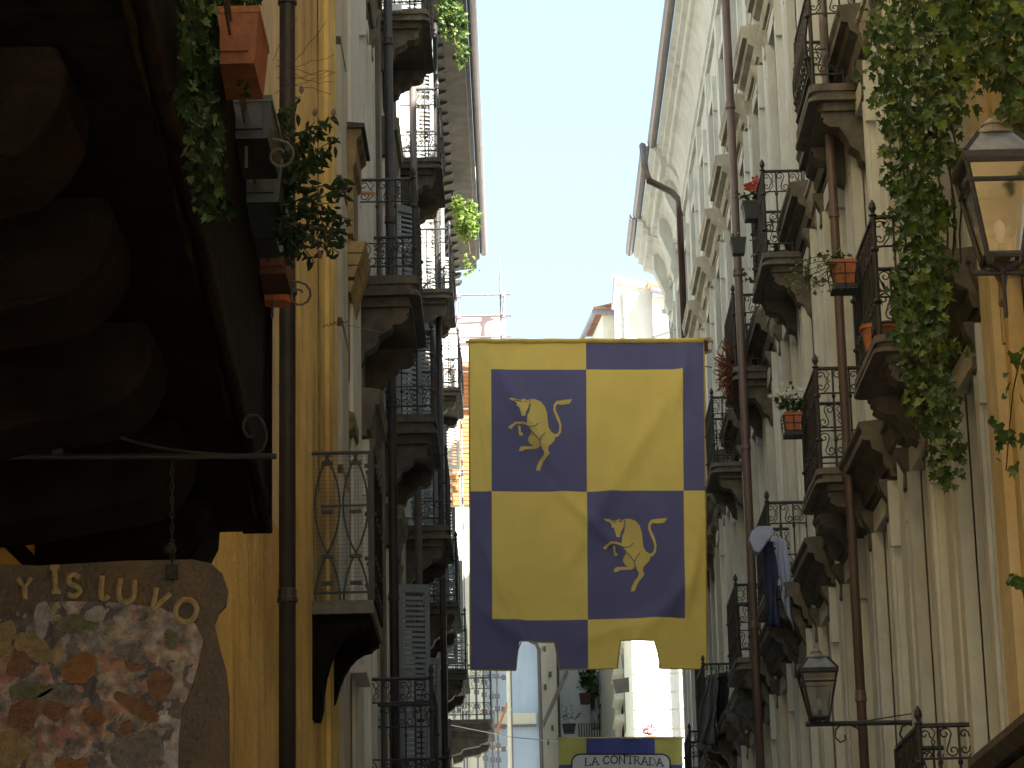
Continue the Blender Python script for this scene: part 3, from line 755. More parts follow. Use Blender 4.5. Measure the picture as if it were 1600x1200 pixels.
# white plaque under the top balcony
p = PD(619, 12, 26.4); put('plaque', MB().box((p.x-.05,26.40,p.z-.03),(p.x+.06,26.43,p.z+.04)), M['marble'], gb)

# small lattice balcony on the yellow building
lb_y0, lb_y1 = 18.2, 19.4
zsl = PD(540, 938, lb_y0).z
xo_ = PD(583, 938, lb_y0).x; xi_ = lx(18.4)-.03
sl = MB().box((xi_, lb_y0, zsl-.09), (xo_, lb_y1, zsl))
lbal = put('lattice_balcony', sl, M['slabstone'], yb_)
put('slab_underside', MB().box((xi_, lb_y0+.02, zsl-.13), (xo_-.02, lb_y1-.02, zsl-.092)), M['darkslab'], lbal)  # coloured near black for the shade beneath the slab
prof = [(xi_, zsl-.132), (xo_-.03, zsl-.132), (xo_-.06, zsl-.155)]
W_ = xo_-xi_
for k in range(9):
    a = math.pi/2*k/8
    prof.append((xi_+.09+(W_-.16)*(1-math.sin(a)), zsl-.72+.55*math.cos(a) - .0))
prof += [(xi_+.07, zsl-.80), (xi_, zsl-.80)]
for yy in (lb_y0+.03, lb_y1-.2):
    put('corbel', MB().prism(prof, 1, yy, yy+.16), M['darkstone'], lbal)
zr = PD(540, 706, lb_y0).z; H = zr-zsl
xa = xi_+.03; xb_ = xo_-.02
put('handrail', MB().tube([(xa-.02,lb_y0+.03,zr),(xb_,lb_y0+.03,zr),(xb_,lb_y1-.03,zr)], .014, 6), M['iron'], lbal)
put('bottom_rail', MB().tube([(xa,lb_y0+.03,zsl+.06),(xb_,lb_y0+.03,zsl+.06),(xb_,lb_y1-.03,zsl+.06)], .01, 6), M['iron'], lbal)
put('middle_rail', MB().tube([(xa+.05,lb_y0+.03,zsl+H*.64),(xb_,lb_y0+.03,zsl+H*.64),(xb_,lb_y1-.03,zsl+H*.64)], .008, 6), M['iron'], lbal)
def lat(fx, yv, axis, L, x0, y0):
    """interlaced curved bars across a panel of width L"""
    for j in range(max(2, round(L/.19))):
        c = (j+.5)/max(2, round(L/.19))*L
        for sgn in (1, -1):
            pts = []
            for i in range(17):
                t = i/16
                off = sgn*.085*abs(math.cos(math.pi*(t*1.55)))**.8*(1 if math.cos(math.pi*t*1.55) > 0 else -1)
                q = min(max(c+off, 0), L)
                pts.append((x0+q, y0, zsl+.0+H*t) if axis == 0 else (x0, y0+q, zsl+H*t))
            put('lattice_bar', MB().tube(pts, .0075, 5), M['iron'], lbal)
        for t in (.93, .30, .60, .12):
            p = (x0+c, y0, zsl+H*t) if axis == 0 else (x0, y0+c, zsl+H*t)
            put('collar', MB().box((p[0]-.04,p[1]-.012,p[2]-.012),(p[0]+.04,p[1]+.012,p[2]+.012)), M['iron'], lbal)
lat(None, None, 0, xb_-xa, xa, lb_y0+.03); lat(None, None, 1, lb_y1-lb_y0-.06, xb_, lb_y0+.03)
wm = MB()
k = 0
x = xa
while x < xb_:
    wm.box((x-.0012, lb_y0+.045, zsl+.05), (x+.0012, lb_y0+.047, zr-.02)); x += .028
zz = zsl+.06
while zz < zr-.02:
    wm.box((xa, lb_y0+.0475, zz-.0012), (xb_, lb_y0+.0495, zz+.0012)); zz += .028
tag(put('wire_mesh', wm, M['iron_pale'], lbal), kind='stuff')
put('corner_post', MB().box((xb_-.012,lb_y0+.02,zsl),(xb_+.03,lb_y0+.05,zr+.01)), M['iron'], lbal)
# reed matting on the street side of that balcony
put('privacy_screen', MB().box((xb_+.012,lb_y0+.06,zsl+.02),(xb_+.03,lb_y1-.04,zr-.02)), M['darkwood'], lbal)

exec_parts = []
# ================================================================== FAR BUILDINGS
def wallbox(bld, name, p0, p1, z0, z1, m, t=.4):
    """vertical wall between two plan points, thickness t away from the viewer"""
    d = Vector((p1[0]-p0[0], p1[1]-p0[1])); n = Vector((-d.y, d.x)).normalized()*t
    if n.y < 0: n = -n
    return put(name, MB().prism([(p0[0],p0[1]),(p1[0],p1[1]),(p1[0]+n.x,p1[1]+n.y),(p0[0]+n.x,p0[1]+n.y)], 2, z0, z1), m, bld)
# pale block straight ahead, blue of its shade put into the colour
pb = thing('white_building', 'white rendered building tinted for blue shade far down the street with a thin downpipe', 'building', (-.5, 64, 0))
zt = PD(800, 560, 64).z
A = PD(786, 1100, 64); B = PD(841, 1100, 64)
put('wall', MB().box((A.x-1.5, 64, 0), (B.x, 72, zt)), M['shadewhite'], pb)
Cc = PD(871, 1100, 66.5)
wallbox(pb, 'side_wall', (B.x+.003, 64.0), (Cc.x, 66.5), 0, zt-.3, M['white'], .5)
put('floor_band', MB().box((A.x-.2,63.9,PD(810,1130,64).z-.04),(B.x-.05,63.995,PD(810,1115,64).z)), M['creamfar'], pb)
put('dark_band_rail', MB().box((A.x-.2,63.88,PD(810,1136,64).z),(B.x-.05,63.995,PD(810,1133,64).z)), M['scaf'], pb)  # thin dark rail just below the floor band
q = PD(842, 1010, 63.8); downpipe(pb, [PD(826,1000,63.8), PD(838,1006,63.8), PD(842,1016,63.8), Vector((q.x, 63.8, 2))], .045, 'pipe_grey')
for (u, v) in ((851,1012),(860,1052),(852,1072),(863,1136),(856,1158),(862,990)):
    a = PD(u, v, 64.75 + (u-851)*.08)
    put('vent_hood', MB().box((a.x-.03,a.y-.15,a.z-.10),(a.x+.03,a.y-.0,a.z+.02)), M['pipe_grey'], pb)
# middle building with plants
mbd = thing('corner_building', 'pale building at the street end with plants on its balcony and slanting strut', 'building', (1.4, 70, 0))
A = PD(868, 1100, 70); B = PD(951, 1100, 70)
zt2 = PD(900, 600, 70).z
put('wall', MB().box((A.x, 70, 0), (B.x+.5, 76, zt2)), M['white'], mbd)
a = PD(872, 1100, 69.8); downpipe(mbd, [Vector((a.x, 69.8, 1)), Vector((a.x, 69.8, zt2))], .05, 'pipe_grey')
put('strut', MB().tube([PD(848,1134,63.6), PD(886,1050,64.6)], .05, 6), M['pipe_grey'], mbd)
a = PD(921, 1050, 69.9); b2 = PD(940, 1200, 69.9)
put('window_recess', MB().box((a.x,69.86,b2.z),(b2.x,69.97,a.z)), M['glassdark'], mbd)
put('window_bar', MB().box((a.x+.12,69.8,b2.z),(a.x+.16,69.85,a.z)), M['frame'], mbd)
put('sill', MB().box((a.x-.05,69.6,PD(930,1150,69.9).z-.05),(b2.x+.1,69.97,PD(930,1143,69.9).z)), M['creamfar'], mbd)
a = PD(954, 1100, 69.6); downpipe(mbd, [Vector((a.x, 69.6, 1)), Vector((a.x, 69.6, zt2))], .07, 'pipe')
for i in range(9):
    p = PD(905+i*4, 1148, 69.4); 
    put('railing_bar', MB().tube([(p.x,69.4,PD(905,1165,69.4).z),(p.x,69.4,PD(905,1130,69.4).z)], .015, 4), M['iron'], mbd)
p = PD(945, 1106, 69); put('lamp_shade', MB().lathe([(.16,0),(.14,.06),(.05,.2),(.02,.28)], p, 10), M['pipe_dark'], mbd)
# far right building: sunlit front with grooves, side wall with hooded windows
sb = thing('sunlit_building', 'cream building beyond the large banner with brilliantly sunlit grooved front', 'building', (2.3, 58, 0))
SX = PD(990, 1100, 58).x
zt3 = PD(1000, 545, 58).z
zs_g = [PD(1030, v, 58).z for v in (1185, 1139, 1109, 1082, 1053, 1024, 995)]
zz = zs_g[0]-4
prev = 0
body = MB().box((SX+.03, 58.03, 0), (SX+7, 80, zt3-.1)); put('wall', body, M['creamfar'], sb)
edges = sorted(zs_g + [zs_g[-1]+.42*k for k in range(1, 18)])
edges = [e for e in edges if e < zt3]
lo = 0
for e in edges + [zt3]:
    put('render_course', MB().box((SX, 58.0, lo+.02), (SX+7, 58.06, e-.02)), M['white'], sb); lo = e
put('side_render', MB().box((SX-.0, 58.065, 0), (SX+.06, 80, zt3)), M['creamfar'], sb)
for (u, v, D, hh) in ((972,1060,64,0),(972,1098,64,1),(962,1085,70,1),(970,1132,64,1),(975,1012,63,1)):
    zc = PD(u, v, D).z
    m = mould(MB(), 1, SX, D-.9, D+.9, [(-.01,zc-.05),(.10,zc-.03),(.22,zc+.03),(.22,zc+.07),(-.01,zc+.12)])
    put('window_hood', m, M['creamfar'], sb)
    put('window_recess', MB().box((SX-.012,D-.55,zc-2.0),(SX-.004,D+.55,zc-.1)), M['glassdark'], sb)
# dark box hung on the side wall
p = PD(972, 1068, 60.0)
put('sign_box', MB().add([PD(957,1062,60),PD(984,1058,60),PD(992,1080,60),PD(962,1084,60),PD(957,1062,60.15),PD(984,1058,60.15),PD(992,1080,60.15),PD(962,1084,60.15)], [(0,1,2,3),(7,6,5,4),(0,4,5,1),(1,5,6,2),(2,6,7,3),(3,7,4,0)]), M['pipe_grey'], sb)
a = PD(1088, 1100, 57.6); downpipe(sb, [Vector((a.x,57.6,1)), Vector((a.x,57.6,zt3))], .07, 'pipe')

# upper white building with chimney wall seen above the banner
ub = thing('gabled_white_building', 'white building with clay tile eaves rising above the right half of the large banner', 'building', (2.2, 66, 0))
p0 = PD(930, 486, 66); zE = p0.z
p1 = PD(975, 488, 66)
pf = PZ(911, 528, zE)
wall_in = .18
put('wall', MB().prism([(p0.x+wall_in, 66.15), (p1.x+4.6, 66.15), (p1.x+4.6, 74), (pf.x+wall_in, pf.y+3), (pf.x+wall_in+.02, pf.y)], 2, 0, zE-.05), M['creamfar'], ub)
put('eave_gutter', MB().tube([pf+Vector((-.04,0,-.05)), p0+Vector((-.02,-.06,-.03)), p1+Vector((-.2,-.06,-.03))], .07, 8), M['gutter'], ub)
put('roof', MB().add([p0+Vector((0,-.02,.03)), p1+Vector((1.2,0,.03)), p1+Vector((1.2,3,.9)), pf+Vector((.5,3,.9)), pf+Vector((0,0,.03))], [(0,1,2,3,4)]), M['tile'], ub)
for k in range(9):
    t = k/8; a = p0.lerp(p1, t)+Vector((0,-.05,.05))
    put('roof_tile', MB().tube([a, a+Vector((0,.5,.14))], [.06,.05], 8), M['tile'], ub)
for k in range(6):
    t = k/6; a = p0.lerp(pf, t)+Vector((-.0,0,.05))
    put('roof_tile', MB().tube([a, a+Vector((.45,.1,.14))], [.06,.05], 8), M['tile'], ub)
# taller block
a = PD(958, 432, 65.4); b2 = PD(1019, 448, 65.4)
put('upper_wall', MB().prism([(a.x,zE-1.6),(b2.x,zE-1.6),(b2.x,b2.z),((a.x*.2+b2.x*.8),b2.z+.12),(a.x+.03,a.z)], 1, 65.4, 70), M['white'], ub)
put('upper_cornice', MB().prism([(a.x-.04,a.z-.16),(b2.x+.02,b2.z-.10),(b2.x+.02,b2.z+.03),(a.x-.04,a.z+.03)], 1, 65.3, 65.395), M['white'], ub)
put('lead_edge', MB().tube([PD(957,484,65.3), PD(961,432,65.3)], .04, 6), M['gutter'], ub)
put('pilaster', MB().box((PD(975,500,65.3).x,65.3,zE-1.6),(PD(984,500,65.3).x,65.398,b2.z-.12)), M['white'], ub)
# right wing with tile roof
c = PD(1017, 450, 64.6); d = PD(1056, 462, 64.6)
put('wing_wall', MB().box((c.x+.05, 65.0, zE-2.2), (d.x+1.5, 69, c.z-.1)), M['white'], ub)
put('wing_gutter', MB().tube([c+Vector((0,.1,0)), d+Vector((.6,.1,-.15))], .07, 8), M['gutter'], ub)
for k in range(11):
    q = c.lerp(d, k/8)+Vector((0,.1,.07))
    for j in range(3):
        put('roof_tile', MB().tube([q+Vector((0,j*.42,j*.17)), q+Vector((0,j*.42+.46,j*.17+.20))], [.075,.062], 7), M['tile'], ub)
put('roof', MB().add([c+Vector((-.05,.1,.03)), d+Vector((1,.1,.03)), d+Vector((1,1.6,.62)), c+Vector((-.05,1.6,.62))], [(0,1,2,3)]), M['tile'], ub)
# low lean-to roof near the end of the cream building
e0 = PD(1022, 524, 62); e1 = PD(1056, 513, 62)
put('lean_to_roof', MB().add([e0, e1, e1+Vector((0,1,.25)), e0+Vector((0,1,.25)), e0+Vector((0,0,-.06)), e1+Vector((0,0,-.06)), e1+Vector((0,1,.19)), e0+Vector((0,1,.19))], [(0,1,2,3),(7,6,5,4),(0,4,5,1),(1,5,6,2),(2,6,7,3),(3,7,4,0)]), M['pipe_grey'], ub)

# brick building behind the scaffolding
bb = thing('brick_building', 'orange brick building behind the scaffolding left of the large banner', 'building', (-1.6, 63, 0))
x0 = PD(690, 600, 63.5).x; x1 = PD(745, 600, 63.5).x
zl = {v: PD(720, v, 63.5).z for v in (568, 600, 660, 675, 695, 735, 790)}
def rowsbox(n, v0, v1, m, dy=0.0): put(n, MB().box((x0,63.5+dy,PD(720,v1,63.5).z+.004),(x1,64.5,PD(720,v0,63.5).z)), m, bb)
rowsbox('upper_band', 568, 572, M['white'], -.08); rowsbox('white_band', 592, 596, M['white'], -.06); rowsbox('white_band', 671, 676, M['white'], -.06)
# bricks one by one on the visible strip
zz = PD(720, 790, 63.5).z; top = PD(720, 568, 63.5).z; r = 0
bm_ = MB().box((-.215,0,0),(.215,.1,.088)).mesh('brick', M['brick'])
while zz < top-.1:
    x = x0 + (.22 if r % 2 else 0)
    while x < x1:
        link('brick', bm_, bb, (x+.22, 63.42+rnd.uniform(-.01,.01), zz)); x += .445
    zz += .105; r += 1
put('wall', MB().box((x0-1,63.46,0),(x1,66,top)), M['creamfar'], bb)
# pink sheeting above
sh = put('protective_sheeting', MB().add([PD(u,v,62.6+.05*math.sin(u)) for v in (495,512,535,570) for u in (712,730,750,770,790)], [(i*5+j,i*5+j+1,i*5+j+6,i*5+j+5) for i in range(3) for j in range(4)]), M['pinkwhite']); tag(sh, 'pinkish white protective sheet stretched on the scaffolding above the banner corner', 'sheet')
so_ = sh.modifiers.new('solid', 'SOLIDIFY'); so_.thickness = .01
# scaffolding
sc = thing('scaffolding', 'steel tube scaffolding standing between left balconies and the large banner', 'scaffolding', (-1.2, 62, 0))
SD = 62.2
tops = {717: 395, 787: 402}
for u, vt in tops.items():
    p = PD(u, 700, SD); put('standard', MB().tube([(p.x,SD,0),(p.x,SD,PD(u,vt,SD).z)], .024, 6), M['scaf'], sc)
    put('standard', MB().tube([(p.x+.05,SD+.9,0),(p.x+.05,SD+.9,PD(u,vt+60,SD).z)], .024, 6), M['scaf'], sc)
for v, r, mm in ((462,.022,'scaf'),(495,.03,'scaf'),(528,.022,'scaf'),(567,.02,'scaf'),(582,.02,'scaf'),(640,.02,'scaf'),(656,.02,'scaf'),(700,.02,'scaf'),(740,.02,'scaf'),(1110,.03,'scaf_pale'),(1172,.035,'scaf_pale'),(1060,.02,'scaf'),(1137,.02,'scaf')):
    a = PD(706, v, SD-.05); b2 = PD(799, v+1, SD-.05)
    put('ledger', MB().tube([(a.x,SD-.05,a.z),(b2.x-.0,SD-.05,a.z)], r, 6), M[mm], sc)
    for u in (717, 787):
        p = PD(u, v, SD); put('coupler', MB().box((p.x-.05,SD-.09,a.z-.05),(p.x+.05,SD+.04,a.z+.05)), M['scaf'], sc)
put('brace', MB().tube([PD(788,463,SD-.1),PD(785,492,SD-.1)], .02, 5), M['scaf'], sc)
for u in (745, 757, 768, 777):
    p = PD(u, 1100, SD-.6); put('standard', MB().tube([(p.x,SD-.6,0),(p.x,SD-.6,PD(u,1040,SD).z)], .022, 6), M['scaf'], sc)
    for v in (1062, 1085, 1110, 1140, 1168, 1185):
        q = PD(u, v+rnd.uniform(-6,6), SD-.6); put('coupler', MB().box((p.x-.06,SD-.68,q.z-.045),(p.x+.06,SD-.56,q.z+.045)), M['scaf'], sc)
p = PD(795, 1100, SD-.8); put('pale_standard', MB().tube([(p.x,SD-.8,0),(p.x,SD-.8,PD(795,1040,SD).z)], .045, 8), M['scaf_pale'], sc)
put('brace', MB().tube([PD(776,1145,SD-.8),PD(793,1098,SD-.8)], .03, 6), M['brick'], sc)

# ================================================================== BANNER
BD = 35.2
def fold(s, t):
    """cloth displacement along the street for s across 0..1, t down 0..1"""
    a = .030*math.sin(7*s + 3*t)*t
    a += .020*math.exp(-((s-.98+ .5*(1-t))**2)/.004)*math.sin(math.pi*t)            # diagonal crease
    for (s0, t0, s1, t1, am, wd) in ((.97,.06,.30,.80,.045,.035),(.05,.02,.5,.55,.035,.03),(.35,.45,.72,.70,.04,.022),(.02,.80,.35,.98,.05,.03),(.97,.72,.6,.98,.055,.03),(.99,.55,.80,.95,.04,.025),(.02,.05,.10,.5,.03,.02),(.45,.92,.75,.86,.04,.02),(.05,.62,.28,.99,.04,.022),(.93,.0,.86,.3,.03,.02),(.9,.85,.99,.6,.045,.018)):
        dx, dt = s1-s0, t1-t0; L2 = dx*dx+dt*dt
        q = max(0, min(1, ((s-s0)*dx+(t-t0)*dt)/L2)); ds = math.hypot(s-s0-q*dx, t-t0-q*dt)
        a += am*math.exp(-(ds/wd)**2)*math.sin(math.pi*min(1, max(0, q*.9+.08)))
    a += .006*math.sin(40*s)*math.exp(-t*18)
    return -a*1.9
TL, TR, BL, BR = PD(733,532,BD), PD(1100,531,BD), PD(735,1047,BD), PD(1105,1045,BD)
def bpt(s, t, off=0.0):
    sag = .02*math.sin(math.pi*s)
    p = (TL*(1-s)+TR*s)*(1-t)+(BL*(1-s)+BR*s)*t
    return Vector((p.x, BD + fold(s, t) - off, p.z))
def buv(u, v):  # photo pixel on the cloth -> s,t
    t = (v-531.5)/(1046-531.5); s = (u-(733+2*t))/((1100+5*t)-(733+2*t)); return s, t
bn = thing('banner', 'large yellow and blue quartered banner with two rearing bulls hanging across the street', 'banner', (.8, BD, TL.z))
su = sorted({733,767,914.5,1066,1100} | set(range(737,1100,5)))
us = [ (u-733)/367 for u in su]
sx = [0] + [i/74 for i in range(1,74)] + [1]
keys = [.0935, .4975, .907]
for k in keys:
    j = min(range(len(sx)), key=lambda i: abs(sx[i]-k)); sx[j] = k
ty = [i/100 for i in range(101)]
tk = [(579-531.5)/514.5, (772-531.5)/514.5, (970-531.5)/514.5, (1004-531.5)/514.5]
for k in tk:
    j = min(range(len(ty)), key=lambda i: abs(ty[i]-k)); ty[j] = k
notch = [(buv(806,1040)[0], buv(812,1004)[0], buv(866,1004)[0], buv(873,1040)[0]), (buv(964,1040)[0], buv(970,1004)[0], buv(1022,1004)[0], buv(1032,1040)[0])]
def snap(v):  # warp columns so that notch sides are straight slanting lines
    return v
ncols = []
for n4 in notch:
    for k in ((n4[0]+n4[1])/2, (n4[2]+n4[3])/2):
        j = min(range(len(sx)), key=lambda i: abs(sx[i]-k)); ncols.append((j, n4)); sx[j] = k
cb = MB()
idx = {}
def gs(i, j):
    s, t = sx[i], ty[j]
    if t > tk[3]-1e-6:
        q = (t-tk[3])/(1-tk[3])
        for a, n4 in ncols:
            if a == i:
                top, bot = (n4[1], n4[0]) if abs(s-(n4[0]+n4[1])/2) < 1e-6 else (n4[2], n4[3])
                s = top+(bot-top)*(q**.7)
    return s, t
cols_n = [c[0] for c in ncols]
t3 = min(range(len(ty)), key=lambda j: abs(ty[j]-tk[3]))
for j in range(len(ty)):
    for i in range(len(sx)):
        s, t = gs(i, j); idx[(i,j)] = len(cb.v); cb.v.append(tuple(bpt(s, t)))
def inn(i): return cols_n[0] <= i < cols_n[1] or cols_n[2] <= i < cols_n[3]
for j in range(len(ty)-1):
    for i in range(len(sx)-1):
        if j >= t3 and inn(i): continue
        s = (sx[i]+sx[i+1])/2; t = (ty[j]+ty[j+1])/2
        inner = keys[0] < s < keys[2] and tk[0] < t < tk[2]
        right = s > keys[1]; low = t > tk[1]
        blue = (right == low) if inner else (right != low)
        cb.f.append([idx[(i,j)], idx[(i+1,j)], idx[(i+1,j+1)], idx[(i,j+1)]]); cb.mi.append(1 if blue else 0)
cl = put('cloth', cb, [M['cloth_y'], M['cloth_b']], bn, smooth=True, fix=False)
# hems
def hemline(pts, r=.011): put('hem', MB().tube([bpt(s, t, .004) for s, t in pts], r, 5), M['hem'], bn)
hemline([(0.0, i/40) for i in range(41)]); hemline([(1.0, i/40) for i in range(41)])
def botpts():
    out = []
    for i in range(len(sx)):
        if i in (cols_n[0], cols_n[2]):
            out += [gs(i, j) for j in range(len(ty)-1, t3-1, -3)]
        elif i in (cols_n[1], cols_n[3]):
            out += [gs(i, j) for j in range(t3, len(ty), 3)]
        elif inn(i): out.append((sx[i], tk[3]))
        else: out.append((sx[i], 1.0))
    return out
hemline(botpts(), .009)
sleeve = MB().tube([bpt(i/30, 0, .0) + Vector((0,.02,-.01)) for i in range(31)], .04, 8); sleeve.cur = 0
put('sleeve', sleeve, M['cloth_y'], bn, smooth=True)
# bulls
bull = [(135,198),(168,200),(178,206),(192,208),(205,199),(213,199),(222,206),(236,199),(258,199),(285,211),(304,234),(314,265),(317,300),(322,335),(335,355),(350,365),(363,363),(371,347),(371,320),(355,282),(343,250),(345,226),(358,208),(390,203),(433,198),(420,221),(385,226),(362,223),(354,236),(356,255),(373,290),(382,325),(380,357),(366,377),(354,380),(350,396),(336,412),(322,425),(319,445),(327,462),(311,480),(296,500),(280,538),(262,538),(268,515),(280,490),(297,470),(301,455),(291,437),(284,418),(277,432),(260,438),(212,438),(200,446),(182,446),(188,428),(200,423),(249,424),(233,411),(225,395),(230,378),(240,366),(234,342),(222,329),(205,322),(172,318),(157,328),(146,343),(132,335),(140,325),(154,318),(165,307),(200,310),(219,317),(222,300),(223,280),(233,256),(236,232),(230,226),(227,242),(216,262),(212,285),(195,285),(190,262),(183,240),(172,238),(173,224),(163,214),(148,211)]
leg2 = [(178,326),(190,331),(192,358),(201,361),(201,373),(184,373),(181,350)]
lines = [[(274,314),(262,328),(245,335),(226,333)], [(231,346),(252,368),(281,402)], [(306,360),(290,380),(280,405),(281,420)], [(166,199),(177,212),(196,214)], [(238,202),(232,214),(237,226),(231,236)],[(214,200),(210,214),(222,210)]]
def emb_poly(poly, du, dv, off):
    pts = [Vector((750+x/3.0+du, 560+y/3.0+dv, 0)) for x, y in poly]
    tri = geometry.tessellate_polygon([pts])
    return pts, tri
def emblem(du, dv):
    mb = MB()
    for poly in (bull, leg2):
        pts, tri = emb_poly(poly, du, dv, 0)
        # subdivide so that it follows the folds
        bm = bmesh.new(); vs = [bm.verts.new(p) for p in pts]
        for t in tri:
            try: bm.faces.new([vs[i] for i in t])
            except ValueError: pass
        bmesh.ops.subdivide_edges(bm, edges=[e for e in bm.edges if e.calc_length() > 8], cuts=2, use_grid_fill=True)
        bmesh.ops.triangulate(bm, faces=bm.faces)
        bm.verts.ensure_lookup_table(); o = len(mb.v)
        for v in bm.verts: s, t = buv(v.co.x, v.co.y); mb.v.append(tuple(bpt(s, t, .012)))
        for f in bm.faces: mb.f.append([v.index+o for v in f.verts]); mb.mi.append(0)
        bm.free()
    e = put('bull_emblem', mb, M['cloth_by'], bn, fix=False)
    lb = MB()
    for ln in lines:
        P = [Vector((750+x/3.0+du, 560+y/3.0+dv)) for x, y in ln]
        for a, b in zip(P, P[1:]):
            n = (b-a).normalized(); n = Vector((-n.y, n.x))*.68
            q = [a-n, b-n, b+n, a+n]; lb.add([bpt(*buv(p.x, p.y), .0155) for p in q], [(0,1,2,3)])
    put('emblem_line', lb, M['cloth_b'], e, fix=False)
emblem(0, 0); emblem(148, 189)
# pole and stays
pa = PD(728, 536, BD+.03); pb2 = PD(1112, 527, BD+.03)
po = thing('banner_pole', 'thin pole carrying the large banner from iron stays on the right wall', 'pole', pb2)
put('rod', MB().tube([Vector((TL.x-.05,BD+.02,TL.z-.012)), Vector((TR.x+.12,BD+.02,TR.z-.012)), Vector((2.7,BD+.3,TR.z+.05))], .018, 8), M['wood'], po)
for (u0,v0,u1,v1,mm,r) in ((1098,532,1128,526,'wood',.028),(1128,526,1162,529,'wood',.022),(1100,552,1122,545,'wood',.024),(1122,545,1160,549,'wood',.02),(1100,545,1160,560,'iron',.008),(1100,572,1160,582,'iron',.007)):
    put('stay', MB().tube([PD(u0,v0,BD), PD(u1,v1,BD+.35*(u1-1098)/60)], r, 6), M[mm], po)
put('end_block', MB().box((PD(1100,541,BD).x,BD-.03,PD(1100,549,BD).z),(PD(1106,541,BD).x,BD+.05,PD(1100,533,BD).z)), M['pot_brown'], po)

# ================================================================== SECOND BANNER
SD2 = 46.0
b2n = thing('lettered_banner', 'small blue and yellow banner lettered LA CONTRADA low in the distance', 'banner', PD(970,1156,SD2))
def q2(u, v, off=0): p = PD(u, v, SD2); return Vector((p.x, SD2 - off + .03*math.sin(u*.11), p.z))
def strip2(u0, u1, v0, v1, m, name='cloth_panel', off=0.0):
    n = max(1, round((u1-u0)/6)); mb = MB()
    for i in range(n+1):
        u = u0+(u1-u0)*i/n; mb.v += [tuple(q2(u, v0, off)), tuple(q2(u, v1, off))]
    for i in range(n): mb.f.append([2*i, 2*i+2, 2*i+3, 2*i+1]); mb.mi.append(0)
    o = put(name, mb, M[m], b2n, fix=False); s = o.modifiers.new('solid','SOLIDIFY'); s.thickness = .006; return o
strip2(873, 916, 1154, 1195, 'cloth_g'); strip2(916, 1023, 1154, 1195, 'cloth_royal'); strip2(1023, 1066, 1154, 1195, 'cloth_g')
strip2(873, 916, 1195, 1330, 'cloth_royal'); strip2(916, 1023, 1195, 1330, 'cloth_g'); strip2(1023, 1066, 1195, 1330, 'cloth_royal')
put('rod', MB().tube([q2(870,1154)+Vector((0,0,.01)), q2(1069,1154)+Vector((0,0,.01))], .02, 6), M['wood'], b2n)
def rr(u0, v0, u1, v1, r, off, m, name):
    pts = []
    for cx, cy, a0 in ((u1-r,v0+r,-90),(u1-r,v1-r,0),(u0+r,v1-r,90),(u0+r,v0+r,180)):
        for k in range(5):
            a = R_(a0+90*k/4); pts.append((cx+r*math.cos(a), cy+r*math.sin(a)))
    tri = geometry.tessellate_polygon([[Vector((p[0],p[1],0)) for p in pts]])
    mb = MB(); mb.add([Vector((PD(p[0],p[1],SD2).x, SD2-off, PD(p[0],p[1],SD2).z)) for p in pts], [tuple(t) for t in tri]); 
    o = put(name, mb, M[m], b2n, fix=False); return o
rr(892, 1178, 1048, 1320, 14, .055, 'ink', 'panel_border'); panel = rr(894.5, 1180.5, 1045.5, 1318, 12, .060, 'panel_w', 'panel')
GL = {'L': [[(0,0),(0,1)],[(0,0),(.6,0)],[(.6,0),(.65,.2)],[(-.12,1),(.14,1)]], 'A': [[(0,0),(.38,1)],[(.38,1),(.78,0)],[(.16,.36),(.6,.36)],[(-.1,0),(.12,0)],[(.64,0),(.9,0)]],
 'C': [[(.75,.82),(.5,1),(.2,.92),(.02,.6),(.02,.35),(.2,.06),(.5,0),(.75,.18)]], 'O': [[(.45,1),(.12,.85),(0,.5),(.12,.15),(.45,0),(.78,.15),(.9,.5),(.78,.85),(.45,1)]],
 'N': [[(.05,0),(.05,1)],[(.05,1),(.7,0)],[(.7,0),(.7,1)],[(-.08,0),(.18,0)],[(.58,1),(.84,1)]], 'T': [[(.38,0),(.38,1)],[(0,1),(.76,1)],[(0,1),(0,.84)],[(.76,1),(.76,.84)],[(.24,0),(.52,0)]],
 'R': [[(.05,0),(.05,1)],[(.05,1),(.45,.98),(.58,.78),(.45,.54),(.05,.5)],[(.3,.5),(.7,0),(.84,0)],[(-.08,0),(.18,0)]], 'D': [[(.05,0),(.05,1)],[(.05,1),(.45,.95),(.72,.72),(.75,.35),(.5,.04),(.05,0)]],
 'Y': [[(0,1),(.3,.55),(.62,1)],[(.3,.55),(.28,0)]], 'I': [[(.1,0),(.1,1)],[(-.08,0),(.3,0)],[(-.08,1),(.3,1)]], 'S': [[(.55,.85),(.3,1),(.05,.85),(.1,.6),(.45,.42),(.55,.2),(.3,0),(0,.12)]],
 't': [[(.2,1),(.15,.5),(.15,.12),(.3,0),(.5,.14)]], 'U': [[(.05,1),(.0,.5),(.08,.12),(.35,0),(.62,.14),(.68,.5),(.62,1)]], 'V': [[(.0,1),(.22,0)],[(.22,0),(.7,1)]]}
